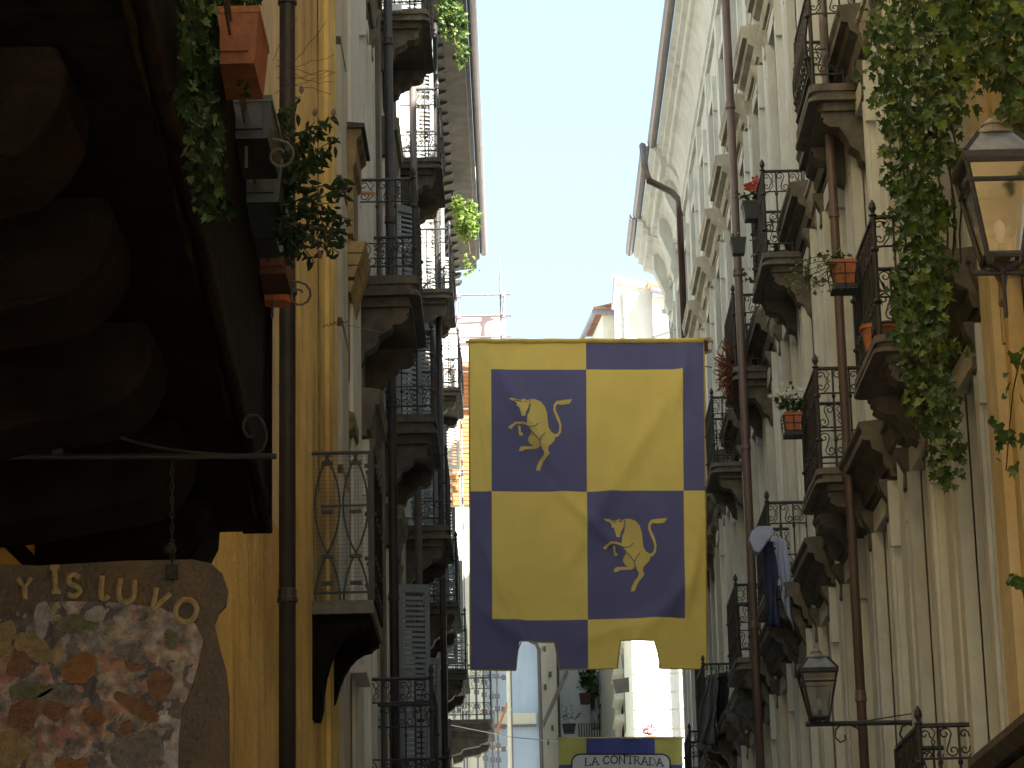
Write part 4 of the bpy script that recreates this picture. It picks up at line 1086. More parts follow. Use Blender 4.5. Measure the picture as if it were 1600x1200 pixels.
def text_strokes(txt, place, hh, wpx, name, m, parent, adv):
    """place(x, y) -> world; each letter is its own object"""
    x = 0
    for ch, ad in zip(txt, adv):
        if ch != ' ':
            mb = MB()
            for si, stv in enumerate(GL[ch]):
                thin = wpx*(.55 if (si % 2) else 1.0)
                for a, b in zip(stv, stv[1:]):
                    A = Vector((x+a[0]*hh, a[1]*hh)); B = Vector((x+b[0]*hh, b[1]*hh)); d = (B-A)
                    if d.length < 1e-6: continue
                    d.normalize(); n = Vector((-d.y, d.x))*thin/2; A = A-d*thin*.3; B = B+d*thin*.3
                    mb.add([place(p.x, p.y) for p in (A-n, B-n, B+n, A+n)], [(0,1,2,3)])
            put(name, mb, M[m], parent, fix=False)
        x += ad*hh
adv = [.85, 1.15, .3, .95, 1.1, 1.05, .95, .95, 1.0, .95, .9]
tw = sum(adv)*12.5
def pl2(x, y):
    u = 915+x; arc = -4.0*math.sin(math.pi*min(1,max(0,(u-915)/110)))
    p = PD(u, 1196+arc-y+1.5, SD2); return (p.x, SD2-.064, p.z)
text_strokes('LA CONTRADA', pl2, 12.0, 2.0, 'letter', 'ink', panel, adv)
for off_, m in ((0,'ink'),(2.2,'pinkprint'),(9,'ink')):
    mb = MB(); N = 16
    for i in range(N):
        f = lambda k: (908+124*k/N, 1203+off_-3.5*math.sin(math.pi*k/N)*(1 if i > -1 else 1) + 2*abs(math.cos(2*math.pi*k/N)))
        (ua, va), (ub_, vb_) = f(i), f(i+1); h = 1.3 if m == 'ink' else 6
        mb.add([Vector((PD(a,b,SD2).x, SD2-.063, PD(a,b,SD2).z)) for a, b in ((ua,va),(ub_,vb_),(ub_,vb_+h),(ua,va+h))], [(0,1,2,3)])
    put('scroll_print', mb, M[m], panel, fix=False)
wr = MB().tube([PD(690,1130,45), PD(800,1152,50), PD(870,1158,SD2+.1)], .008, 4); tag(put('cable', wr, M['iron']), 'thin dark cable running from the left balconies to the lettered banner', 'cable')

# ================================================================== LEAVES
def leaf_mesh(name, m, kind='ivy', L=1.0):
    mb = MB()
    if kind == 'ivy':
        out = [(0,0),(.30,-.10),(.48,.12),(.30,.30),(.38,.62),(.14,.58),(0,1.0),(-.14,.58),(-.38,.62),(-.30,.30),(-.48,.12),(-.30,-.10)]
        vs = [(0,.3,.07)] + [(x, y, -.12*abs(x)*1.5 - .08*y*y) for x, y in out]
        n = len(out); mb.add([(x*L,y*L,z*L) for x,y,z in vs], [(0,1+i,1+(i+1)%n) for i in range(n)])
    else:
        vs = [(0,0,0),(.17,.25,.05),(.20,.5,.03),(.12,.8,-.04),(0,1.05,-.14),(-.12,.8,-.04),(-.20,.5,.03),(-.17,.25,.05),(0,.5,-.03)]
        mb.add([(x*L,y*L,z*L) for x,y,z in vs], [(8,i,(i+1)%8) for i in range(8)])
    return mb.mesh(name, M[m], fix=False)
IVY = [leaf_mesh('leaf', k) for k in ('leaf_a', 'leaf_a', 'leaf_a', 'leaf_b', 'leaf_b', 'leaf_b', 'leaf_c')]
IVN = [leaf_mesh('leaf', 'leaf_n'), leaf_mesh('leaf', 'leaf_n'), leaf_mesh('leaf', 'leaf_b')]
OVL = [leaf_mesh('leaf', k, 'ov') for k in ('leaf_o', 'leaf_o', 'leaf_n')]
def rot_leaf(rn, droop=.5):
    # leaf faces roughly outwards (-y / towards the street), tip hanging
    return (R_(90) + rn.uniform(-.9,.9), rn.uniform(-.9,.9), rn.uniform(-1.2,1.2)) if rn.random() < 1 else (0,0,0)
from mathutils import Euler
def leaves(parent, pts, size, meshes, n_single=250, rn=rnd, hang=True, matstuff=None):
    """pts: list of points; first n_single are objects, rest one joined mesh"""
    groups = {}
    for i, p in enumerate(pts):
        s = size*rn.choice((.5, .7, .85, 1, 1, 1.15, 1.4))*rn.uniform(.9, 1.1)
        e = Euler((R_(-90)+rn.uniform(-1.0,.9), rn.uniform(-1.0,1.0), rn.uniform(-1.3,1.3))) if hang else Euler((rn.uniform(-1.2,1.2), rn.uniform(-1.2,1.2), rn.uniform(0,6.28)))
        me = meshes[rn.randrange(len(meshes))]
        if i < n_single: link('leaf', me, parent, p, e, (s,s,s))
        else: groups.setdefault(me.name, (me, []))[1].append((Vector(p), e.to_matrix(), s))
    for me, L in groups.values():
        mb = MB(); base = [v.co.copy() for v in me.vertices]; fc = [tuple(f.vertices) for f in me.polygons]
        for p, m3, s in L: mb.add([p + m3 @ (v*s) for v in base], fc)
        o = put('foliage', mb, me.materials[0], parent, fix=False); tag(o, kind='stuff')

def poly_pts(rows, n, xr, rn, fuzz=8):
    """rows: (v, u_left, u_right, weight) photo outline; points scattered on planes x in xr"""
    out = []; segs = []
    for a, b in zip(rows, rows[1:]): segs.append(((b[0]-a[0])*((a[2]-a[1])+(b[2]-b[1]))*.5*(a[3]+b[3])*.5, a, b))
    tot = sum(s[0] for s in segs)
    for w_, a, b in segs:
        for _ in range(round(n*w_/tot)):
            t = rn.random(); v = a[0]+(b[0]-a[0])*t; ul = a[1]+(b[1]-a[1])*t; ur = a[2]+(b[2]-a[2])*t
            q = rn.random(); q = q + .10*rn.gauss(0,1)
            u = ul+(ur-ul)*q + 6*math.sin(v*.11+ul)+4*math.sin(v*.31)
            out.append(PX(u, v, xr[0]+(xr[1]-xr[0])*rn.random()))
    rn.shuffle(out); return out

r1 = random.Random(11)
iv = thing('ivy_curtain', 'dense green ivy hanging down the right facade left of the large lantern', 'ivy', PX(1430, 400, 2.6))
rows_iv = [(-60,1372,1560,.9),(30,1362,1530,1),(90,1365,1520,1),(160,1372,1505,1),(215,1385,1480,1),(270,1390,1465,.9),(330,1402,1465,.95),(400,1405,1470,1),(460,1400,1478,1),(520,1395,1470,1),(580,1402,1478,1),(630,1425,1485,1),(680,1440,1490,.7),(740,1462,1492,.35),(758,1470,1490,.2)]
pts_iv = poly_pts(rows_iv, 2900, (2.28, 2.66), r1)
leaves(iv, pts_iv, .060, IVY, 260, r1)
# side sprays of the curtain
sp = []
for (u0,v0,u1,v1,n) in ((1465,300,1490,345,26),(1470,385,1496,425,20),(1480,225,1500,260,26),(1380,470,1345,490,8),(1485,535,1520,545,14),(1480,600,1500,650,22),(1490,660,1498,735,22),(1470,700,1502,722,14),(1395,330,1375,345,8),(1465,200,1500,180,30)):
    for _ in range(n):
        t = r1.random(); sp.append(PX(u0+(u1-u0)*t+r1.gauss(0,5), v0+(v1-v0)*t+r1.gauss(0,6), 2.45+.1*r1.random()))
leaves(iv, sp, .055, IVY, 30, r1)
for k in range(7):
    pts = []; u = 1392+k*14
    for i in range(16):
        v = -20+i*48; u2 = u + (v*.075) + 6*math.sin(i*1.3+k); pts.append(PX(u2, v, 2.6))
    put('vine_stem', MB().tube(pts[:16 - k], .006, 5), M['stem'], iv)
iv2 = thing('ivy_canopy', 'leafy ivy mass above the large lantern in the top right corner', 'ivy', PX(1560, 60, 2.3))
rows2 = [(-60,1500,1680,.8),(40,1500,1660,.8),(90,1505,1660,.55),(130,1560,1660,.7),(190,1565,1660,.6),(225,1585,1660,.3)]
pts2 = poly_pts(rows2, 1100, (2.15, 2.5), r1)
leaves(iv2, pts2, .062, IVY, 220, r1)
put('vine_stem', MB().tube([PX(1490,-30,2.5),PX(1520,60,2.45),PX(1575,110,2.3),PX(1640,160,2.2)], .008, 5), M['stem'], iv2)
# right strands
iv3 = thing('ivy_strand', 'single thin ivy strand dangling at the right edge below the large lantern', 'ivy', PX(1583, 640, 2.6))
st_p = [PX(1612,515,2.5), PX(1594,560,2.5), PX(1583,610,2.5), PX(1577,670,2.5), PX(1572,735,2.5)]
put('vine_stem', MB().tube(st_p, .0035, 5), M['stem'], iv3)
L3 = []
for (u, v) in ((1583,552),(1589,567),(1596,545),(1572,583),(1575,600),(1598,585),(1570,618),(1572,672),(1580,675),(1562,690),(1583,692),(1557,716),(1585,727),(1546,655),(1560,662),(1598,625),(1602,680),(1560,680),(1600,560)):
    L3.append(PX(u, v, 2.48))
leaves(iv3, L3, .075, IVY[:2], 40, r1)
iv4 = thing('ivy_sprig', 'small ivy sprig poking in from the right edge halfway down the ochre wall', 'ivy', PX(1590, 905, 2.6))
leaves(iv4, [PX(u, v, 2.5) for u, v in ((1576,904),(1584,900),(1592,908),(1598,902),(1590,912),(1600,910),(1584,908),(1605,900))], .07, IVY[:2], 20, r1)
put('vine_stem', MB().tube([PX(1575,905,2.52), PX(1612,905,2.52)], .003, 4), M['stem'], iv4)

# left ivy on the heavy balcony
iv5 = thing('ivy_trail', 'dark ivy trailing over the heavy balcony parapet beside terracotta planter', 'ivy', PD(310, 150, 8.2))
def lpts(rows, n, rn, D0=7.6, D1=9.3, off=.03):
    out = []
    for p in poly_pts(rows, n, (-1, -1), rn):
        pass
    segs = []
    for a, b in zip(rows, rows[1:]): segs.append(((b[0]-a[0])*((a[2]-a[1])+(b[2]-b[1]))*.5*(a[3]+b[3])*.5, a, b))
    tot = sum(s[0] for s in segs)
    for w_, a, b in segs:
        for _ in range(round(n*w_/tot)):
            t = rn.random(); v = a[0]+(b[0]-a[0])*t; u = (a[1]+(b[1]-a[1])*t); u += (a[2]+(b[2]-a[2])*t-u)*rn.random()
            # intersect with the parapet's outer face
            D = 8.5
            for _k in range(4):
                p = PD(u, v, D); xt = ox(D)+off; D = D*xt/p.x if p.x else D
                D = max(5, min(10.6, D))
            out.append(PD(u+rn.gauss(0,3), v, D-.02*rn.random()))
    rn.shuffle(out); return out
rowsL = [(-40,278,330,1),(60,284,330,1),(130,287,334,.9),(200,290,345,.8),(260,293,352,.5),(330,300,360,.3),(350,310,350,.1)]
r2 = random.Random(5)
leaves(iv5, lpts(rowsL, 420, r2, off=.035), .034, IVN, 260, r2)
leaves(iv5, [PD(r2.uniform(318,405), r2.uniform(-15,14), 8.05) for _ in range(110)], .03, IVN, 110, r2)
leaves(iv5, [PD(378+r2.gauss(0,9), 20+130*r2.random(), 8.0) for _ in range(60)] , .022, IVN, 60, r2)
for k in range(3): put('vine_stem', MB().tube([PD(300+k*12,-20,8.0), PD(306+k*12,120,8.3), PD(312+k*14,240,8.6)], .003, 4), M['stem'], iv5)

# ================================================================== POTS ON THE HEAVY BALCONY
def planter(name, label, uL, uR, vT, vB, D, L, m, rim=True, group='planters hung outside the heavy balcony'):
    D = PZ((uL+uR)/2, vT, ZT).y
    a = PD(uL, vT, D); b = PD(uR, vB, D); cx = (a.x+b.x)/2; wd = b.x-a.x; h = a.z-b.z
    t = thing(name, label, 'planter', (cx, D+L/2, b.z), group)
    put('box', MB().frustum((cx, D+L/2), wd*.80, wd*.97, b.z, a.z-.02, L*.9, L*.98), M[m], t)
    put('rim', MB().frustum((cx, D+L/2), wd, wd, a.z-.022, a.z, L, L), M[m], t)
    put('soil', MB().box((cx-wd*.44, D+.03, a.z-.001), (cx+wd*.44, D+L-.03, a.z+.008)), M['darkwood'], t)
    put('end_panel', MB().box((cx-wd*.30, D+.004, b.z+h*.2), (cx+wd*.30, D+.025, b.z+h*.75)), M[m], t)
    return t
planter('terracotta_planter', 'large orange terracotta window box at top left, nearest on the heavy balcony', 318, 405, 10, 95, 8.12, .34, 'clay_shaded')
planter('black_planter', 'black planter hung just below the terracotta window box', 345, 425, 150, 212, 8.83, .45, 'pot_dark')
planter('dark_planter', 'dark grey green planter between black planter and reddish pots on heavy balcony', 366, 442, 248, 312, 9.40, .45, 'pot_green')
planter('black_planter', 'small black planter squeezed above the reddish brown box on the heavy balcony', 372, 438, 318, 372, 9.78, .25, 'pot_dark')
planter('brown_planter', 'reddish brown box planter low on the heavy balcony above the round pot', 392, 452, 372, 425, 10.12, .30, 'pot_brown')
rp = PD(430, 470, 10.5); t = thing('round_pot', 'round terracotta pot with saucer at the far end of the heavy balcony', 'flower pot', rp)
put('bowl', MB().lathe([(.035,0),(.045,.01),(.058,.13),(.064,.135),(.064,.155),(.054,.156),(.05,.14)], rp, 16), M['pot_brown'], t, smooth=False)
put('saucer', MB().lathe([(.045,-.012),(.062,-.01),(.07,.012),(.064,.012),(.05,0)], rp, 16), M['terracotta'], t)
# wire ring holder
put('ring', MB().tube([(rp.x+.072*math.cos(a), rp.y+.072*math.sin(a), rp.z+.05) for a in [2*math.pi*k/16 for k in range(17)]], .004, 5), M['iron_pale'], t)

# leafy shrub
shr = thing('leafy_shrub', 'dark leafy shrub leaning out over the street from the heavy balcony planters', 'shrub', PD(430, 300, 9.5))
r3 = random.Random(21)
def branch(p0, p1, n, sz, curve=.04):
    a, b = Vector(p0), Vector(p1); mid = (a+b)/2 + Vector((r3.uniform(-curve,curve), r3.uniform(-.05,.05), curve))
    pts = [(a*(1-t)**2 + mid*2*t*(1-t) + b*t*t) for t in [i/7 for i in range(8)]]
    put('branch', MB().tube(pts, [.0045-.0004*i for i in range(8)], 4), M['stem'], shr)
    for i in range(n):
        t = .15+.85*(i+r3.random()*.6)/n; q = a*(1-t)**2 + mid*2*t*(1-t) + b*t*t
        q += Vector((r3.gauss(0,.008), r3.gauss(0,.02), r3.gauss(0,.008)))
        s = sz*1.25*r3.uniform(.7,1.2)
        ang = r3.uniform(0, 2*math.pi)
        link('leaf', OVL[r3.randrange(3)], shr, q, (R_(-90)+r3.uniform(-.7,.7), r3.uniform(-1.6,1.6), r3.uniform(-1,1)), (s,s,s))
root = PD(425, 300, 9.5); D9 = 9.3
for (u0,v0,u1,v1,n) in ((425,300,440,165,16),(425,300,468,150,16),(430,290,492,190,18),(430,290,522,180,20),(440,300,530,215,18),(430,300,505,245,18),(430,320,520,290,14),(435,300,480,255,16),(440,340,545,300,10),(440,345,552,345,14),(440,350,545,380,14),(430,340,512,395,16),(430,350,470,395,14),(425,330,450,240,16),(440,280,470,220,14),(425,280,418,180,12),(430,330,485,330,12),(545,300,540,285,6),(500,320,528,370,10)):
    branch(PD(u0,v0,D9+.1), PD(u1,v1,D9-.05+r3.uniform(-.15,.15)), round(n*1.5), .036)
    branch(PD(u0,v0+14,D9+.15), PD(u1-14+r3.uniform(-8,4),v1+16,D9+r3.uniform(-.15,.15)), round(n*1.2), .034)
for (u, v) in ((492,178),(521,178),(471,142),(500,400),(530,300)):
    put('flower_spike', MB().lathe([(.003,-.01),(.009,0),(.008,.012),(.002,.022)], PD(u,v,D9), 6), M['flower_mauve'], shr)
# thin tendrils against the yellow wall
tn = thing('dry_tendrils', 'wispy dry tendrils against the yellow wall above the shrub', 'tendrils', PD(470, 100, 9.0))
for k in range(9):
    pts = []; u, v = 425+r3.uniform(0,20), 150-r3.uniform(0,60); 
    du = r3.uniform(4, 13); dv = r3.uniform(-14, 2)
    for i in range(9):
        pts.append(PD(u, v, 9.0)); u += du+r3.uniform(-3,3); v += dv+r3.uniform(-4,6)
    put('tendril', MB().tube(pts, .0011, 3), M['stem'], tn)

# ================================================================== HANGING SIGN
GD = 8.0
sg = thing('hanging_sign', 'worn painted pub sign with raised lettering hanging at bottom left', 'sign', PD(150, 1000, GD))
outl = [(-170,872),(60,884),(200,876),(300,874),(330,880),(347,896),(355,920),(352,945),(340,958),(334,975),(342,1010),(352,1045),(357,1090),(357,1140),(358,1300),(-170,1300)]
def spl(pts, D): return [(PD(u,v,D).x, PD(u,v,D).z) for u, v in pts]
put('board', MB().prism(spl(outl, GD), 1, GD, GD+.035), M['signwood'], sg)
pic = [(-160,960),(10,965),(60,944),(110,940),(180,942),(250,950),(305,975),(318,1000),(310,1040),(300,1075),(285,1110),(280,1150),(275,1290),(-160,1290)]
picp = put('picture', MB().prism(spl(pic, GD-.004), 1, GD-.012, GD-.003), M['painting'], sg)
def blob(name, u, v, ru, rv, m, rotd=0, k=0, dz=.0, irr=.12):
    mb = MB(); n = 26; a0 = R_(rotd); pts = []
    for i in range(n):
        a = 2*math.pi*i/n; r = 1+irr*math.sin(2*a+k)+irr*.7*math.sin(3*a+2*k)+irr*.4*math.sin(7*a+k)
        x, y = 1.12*ru*r*math.cos(a), 1.12*rv*r*math.sin(a); pts.append((u+x*math.cos(a0)-y*math.sin(a0), v+x*math.sin(a0)+y*math.cos(a0)))
    pts = [pts[0]] + pts[:0:-1]
    return put(name, MB().prism(spl(pts, GD-.01), 1, GD-.0145-dz, GD-.0122-dz*.9), M[m], picp)
for i, (n_, u, v, ru, rv, m, rt) in enumerate([('painted_cap',52,1012,30,18,'capcream',20),('painted_cap',125,1045,24,22,'caporange',-30),('painted_head',30,1038,17,17,'skin',0),('painted_cap',10,1000,14,26,'capcream',10),
    ('painted_hood',45,1080,28,13,'capgreen',-10),('painted_head',38,1118,19,27,'skin',8),('painted_hood',20,1170,30,24,'capcream',0),('painted_hat',92,1090,34,15,'capgrey',-18),('painted_head',85,1110,17,14,'skin',0),
    ('painted_arm',215,1105,34,13,'skin',35),('painted_head',250,1070,20,20,'skin',0),('painted_hat',205,1022,26,12,'capgrey',10),('painted_head',212,1037,14,12,'skin',0),('painted_flag',120,975,28,13,'capgreen',0),
    ('painted_banner',66,968,12,24,'greyp',5),('painted_head',145,1120,16,14,'skin',0),('painted_coat',215,1175,34,34,'capgrey',0),('painted_coat',120,1165,34,18,'painting',0),('painted_hand',195,1145,10,18,'skin',20),('painted_tree',268,1000,10,16,'capgreen',0),
    ('painted_tower',150,960,14,12,'greyp',0),('painted_sleeve',110,1195,26,14,'caporange',0)]):
    blob(n_, u, v, ru, rv, m, rt, i*1.7, .001*(i % 3))
for (a, b, c, d) in ((28,1108,36,1110),(44,1110,52,1114),(38,1120,41,1130),(34,1136,46,1138)):
    put('painted_line', MB().tube([PD(a,b,GD-.03), PD(c,d,GD-.03)], .0014, 4), M['ink'], picp)
# raised letters on an arc
def cr2(P, n=4):
    P = [Vector(p) for p in P]; out = []; cl = (P[0]-P[-1]).length < 1e-6
    for i in range(len(P)-1):
        a = P[i-1] if i else (P[-2] if cl else P[0]); b, c = P[i], P[i+1]; d = P[i+2] if i+2 < len(P) else (P[1] if cl else P[-1])
        for k in range(n):
            t = k/n; out.append(.5*((2*b)+(c-a)*t+(2*a-5*b+4*c-d)*t*t+(3*b-3*c+d-a)*t**3))
    return out+[P[-1]]
lets = [('Y',30,938,-4,34),('I',84,925,-4,38),('S',106,932,0,34),('t',153,936,0,36),('U',184,940,6,36),('V',232,950,22,34),('O',268,962,30,36)]
for ch, u, v, rot, hh in lets:
    mb = MB(); a = R_(rot)
    for stv in GL[ch]:
        if len(stv) > 3: stv = [tuple(q) for q in cr2(stv)]
        pp_ = [(u + x*hh*math.cos(a) + y*hh*math.sin(a), v + x*hh*math.sin(a) - y*hh*math.cos(a)) for x, y in stv]
        mb.tube([PD(p[0], p[1], GD-.012) for p in pp_], .009, 6)
    put('letter', mb, M['gilt'], sg)
# iron arm
ar = thing('sign_support', 'long black iron arm with curled stay holding the painted pub sign', 'bracket', PD(0, 712, GD))
a = PD(-170, 714, GD); b = PD(432, 713, GD)
put('bar', MB().tube([a, b], .009, 8), M['iron_near'], ar)
ptsA = [PD(u, v, GD) for u, v in ((-170,490),(-60,560),(0,592),(70,630),(140,664),(210,690),(280,704),(350,710),(400,709),(415,690),(414,668),(402,650),(386,652),(380,668),(388,682),(398,680))]
def smooth(P, n=5):
    out = []
    for i in range(len(P)-1):
        a, b, c, d = P[max(i-1,0)], P[i], P[i+1], P[min(i+2,len(P)-1)]
        for k in range(n):
            t = k/n; out.append(.5*((2*b)+(c-a)*t+(2*a-5*b+4*c-d)*t*t+(3*b-3*c+d-a)*t**3))
    return out+[P[-1]]
put('stay', MB().tube(smooth(ptsA), .0048, 7), M['iron_near'], ar)
put('cross_plate', MB().prism(spl([(83,640),(99,640),(99,670),(128,672),(128,692),(99,690),(99,712),(82,712),(82,690),(55,690),(55,672),(83,670)], GD), 1, GD-.012, GD-.004), M['iron_near'], ar)
put('cross_rivet', MB().tube([PD(90,680,GD-.016), PD(90,680,GD-.01)], .006, 8), M['iron_near'], ar)
ch = thing('sign_chain', 'dark chain and hook from which the painted pub sign hangs', 'chain', PD(268, 900, GD))
v = 722; k = 0
while v < 900:
    n = 10; rr0 = .0075; cz = PD(269, v+5, GD)
    pts = [(cz.x + (.005*math.cos(t_) if k % 2 else 0), cz.y + (0 if k % 2 else .005*math.cos(t_)), cz.z + .0135*math.sin(t_)) for t_ in [2*math.pi*j/n for j in range(n)]]
    put('chain_link', MB().tube(pts, .0022, 5, closed=True), M['iron_near'], ch)
    v += 11; k += 1
put('knob', MB().lathe([(.004,-.012),(.016,-.008),(.02,.004),(.012,.018),(.004,.022)], PD(266,860,GD-.01), 10), M['iron_near'], ch)
put('clip', MB().box(PD(258,882,GD-.02), PD(278,906,GD-.004)), M['iron_near'], ch)

# ================================================================== LANTERNS
def lantern(name, label, uc, v_top, v_bot, D, half_top, arm):
    """four sided tapering street lantern"""
    T = PD(uc, v_top, D); Bt = PD(uc, v_bot, D); H = T.z-Bt.z; x, y, z0 = Bt.x, D, Bt.z
    t = thing(name, label, 'lantern', (x, y, z0), 'four sided street lanterns on the right facade')
    w1 = half_top; w0 = half_top*.50
    zb, ze = z0+H*.07, z0+H*.66   # glass body
    zr0, zr1 = ze+H*.035, z0+H*.86
    c4 = [(-1,-1),(1,-1),(1,1),(-1,1)]
    r = H*.018
    fr = MB()
    for a, b in c4: fr.tube([(x+a*w0,y+b*w0,zb),(x+a*w1,y+b*w1,ze)], r, 6)
    for zz, ww, k in ((zb,w0,1.2),(ze,w1,1.5),(ze-H*.13,w1*.93-(0)*0,.8)):
        q = [(x+a*ww,y+b*ww,zz) for a, b in c4]
        for i in range(4): fr.tube([q[i], q[(i+1)%4]], r*k, 6)
    put('frame', fr, M['iron'], t)
    for i in range(4):
        a, b = c4[i], c4[(i+1)%4]; e = .96
        put('pane', MB().quad((x+a[0]*w0*e,y+a[1]*w0*e,zb),(x+b[0]*w0*e,y+b[1]*w0*e,zb),(x+b[0]*w1*e,y+b[1]*w1*e,ze),(x+a[0]*w1*e,y+a[1]*w1*e,ze)), M['glass'], t, fix=False)
    put('eave', MB().frustum((x,y), w1*2.14, w1*2.22, ze+H*.0, ze+H*.045), M['iron'], t)
    wr_ = w1*.55
    roof = MB().frustum((x,y), w1*2.08, wr_*2, zr0+H*.012, zr1)
    put('roof_frame', MB().tube([(x-w1*1.05,y-w1*1.05,zr0+H*.012),(x-wr_,y-wr_,zr1)], r, 5).tube([(x+w1*1.05,y-w1*1.05,zr0+H*.012),(x+wr_,y-wr_,zr1)], r, 5).tube([(x+w1*1.05,y+w1*1.05,zr0+H*.012),(x+wr_,y+wr_,zr1)], r, 5).tube([(x-w1*1.05,y+w1*1.05,zr0+H*.012),(x-wr_,y+wr_,zr1)], r, 5), M['iron'], t)
    put('roof', roof, M['roofglass'], t)
    cap = w1
    put('cap', MB().lathe([(cap*.72,zr1-z0-.0),(cap*.70,zr1-z0+H*.015),(cap*.40,zr1-z0+H*.05),(cap*.30,zr1-z0+H*.08),(cap*.34,zr1-z0+H*.085),(cap*.30,zr1-z0+H*.10),(cap*.16,zr1-z0+H*.125),(cap*.05,H)], (x,y,z0), 14), M['capmetal'], t)
    put('bulb', MB().lathe([(.0,-.0),(w0*.16,.0),(w0*.30,H*.05),(w0*.36,H*.09),(w0*.30,H*.13),(w0*.12,H*.155)], (x,y,zb+H*.10), 12), M['bulb'], t, smooth=True)
    put('socket', MB().lathe([(w0*.5,0),(w0*.4,H*.03),(w0*.2,H*.05),(w0*.16,H*.10)], (x,y,zb), 10), M['iron_grey'], t)
    # claw under the body
    cl_ = MB()
    for a, b in c4: cl_.tube([(x+a*w0,y+b*w0,zb),(x+a*w0*.9,y+b*w0*.9,zb-H*.05),(x+a*w0*.25,y+b*w0*.25,z0)], r*1.1, 5)
    cl_.lathe([(w0*.35,-H*.02),(w0*.35,.0),(w0*.2,H*.03)], (x,y,z0), 8)
    put('claw', cl_, M['iron'], t)
    return t, (x, y, z0), w0
M['roofglass'] = mat('lantern_roof_glass', (.16, .20, .27), rough=.18, var=.5, scale=9, bump=.05, spec=.8)
M['capmetal'] = mat('aged_bronze_cap', (.17, .145, .10), rough=.5, var=.35, scale=20, bump=.3, spec=.5)
l1, c1, w0 = lantern('street_lantern', 'large black street lantern at the right edge under the ivy', 1567, 184, 422, 10.6, .142, None)
la = MB()
x, y, z = c1
la.tube([(x-.12,y,z-.01),(x+1.15,y,z-.012)], .013, 8)
pb_ = put('lantern_arm', la, M['iron'], l1)
put('hanger', MB().tube([(x-.12,y,z-.01),(x-.125,y,z+.03)], .008, 6).lathe([(.006,-.07),(.012,-.05),(.018,-.02),(.012,0)], (x,y,z-.01), 8).tube([(x,y,z-.06),(x,y,z-.2)], .009, 6), M['iron'], l1)
l2, c2, w02 = lantern('street_lantern', 'smaller grey street lantern on a long iron arm at lower right', 1281, 1013, 1130, 19.2, .125, None)
x, y, z = c2
e = PD(1445, 1126, 19.2)
aa = MB().tube([(x-.10,y,z-.005),(e.x,y,e.z-.01)], .018, 8)
put('lantern_arm', aa, M['iron'], l2)
pts = [PD(u, v, 19.2) for u, v in ((1444,1170),(1441,1148),(1432,1137),(1420,1131),(1410,1135),(1406,1147),(1412,1157),(1421,1158),(1424,1152))]
put('arm_scroll', MB().tube(pts, .008, 6), M['iron'], l2)
pts = [PD(u, v, 19.2) for u, v in ((1445,1200),(1443,1165),(1437,1145),(1425,1133))]
put('arm_brace', MB().tube(pts, [.018,.016,.012,.008], 6), M['iron'], l2)
pts = [PD(u, v, 19.2) for u, v in ((1344,1140),(1330,1133),(1315,1131),(1306,1140),(1305,1152),(1313,1160),(1321,1156),(1320,1148))]
put('arm_scroll', MB().tube(pts, .007, 6), M['iron'], l2)
put('wall_plate', MB().box((e.x-.015,y-.02,PD(1445,1200,19.2).z),(e.x+.02,y+.02,e.z+.09)), M['iron'], l2)
put('tie_rod', MB().tube([PD(1443,1112,19.2), PD(1350,1127,19.2)], .005, 5), M['iron'], l2)

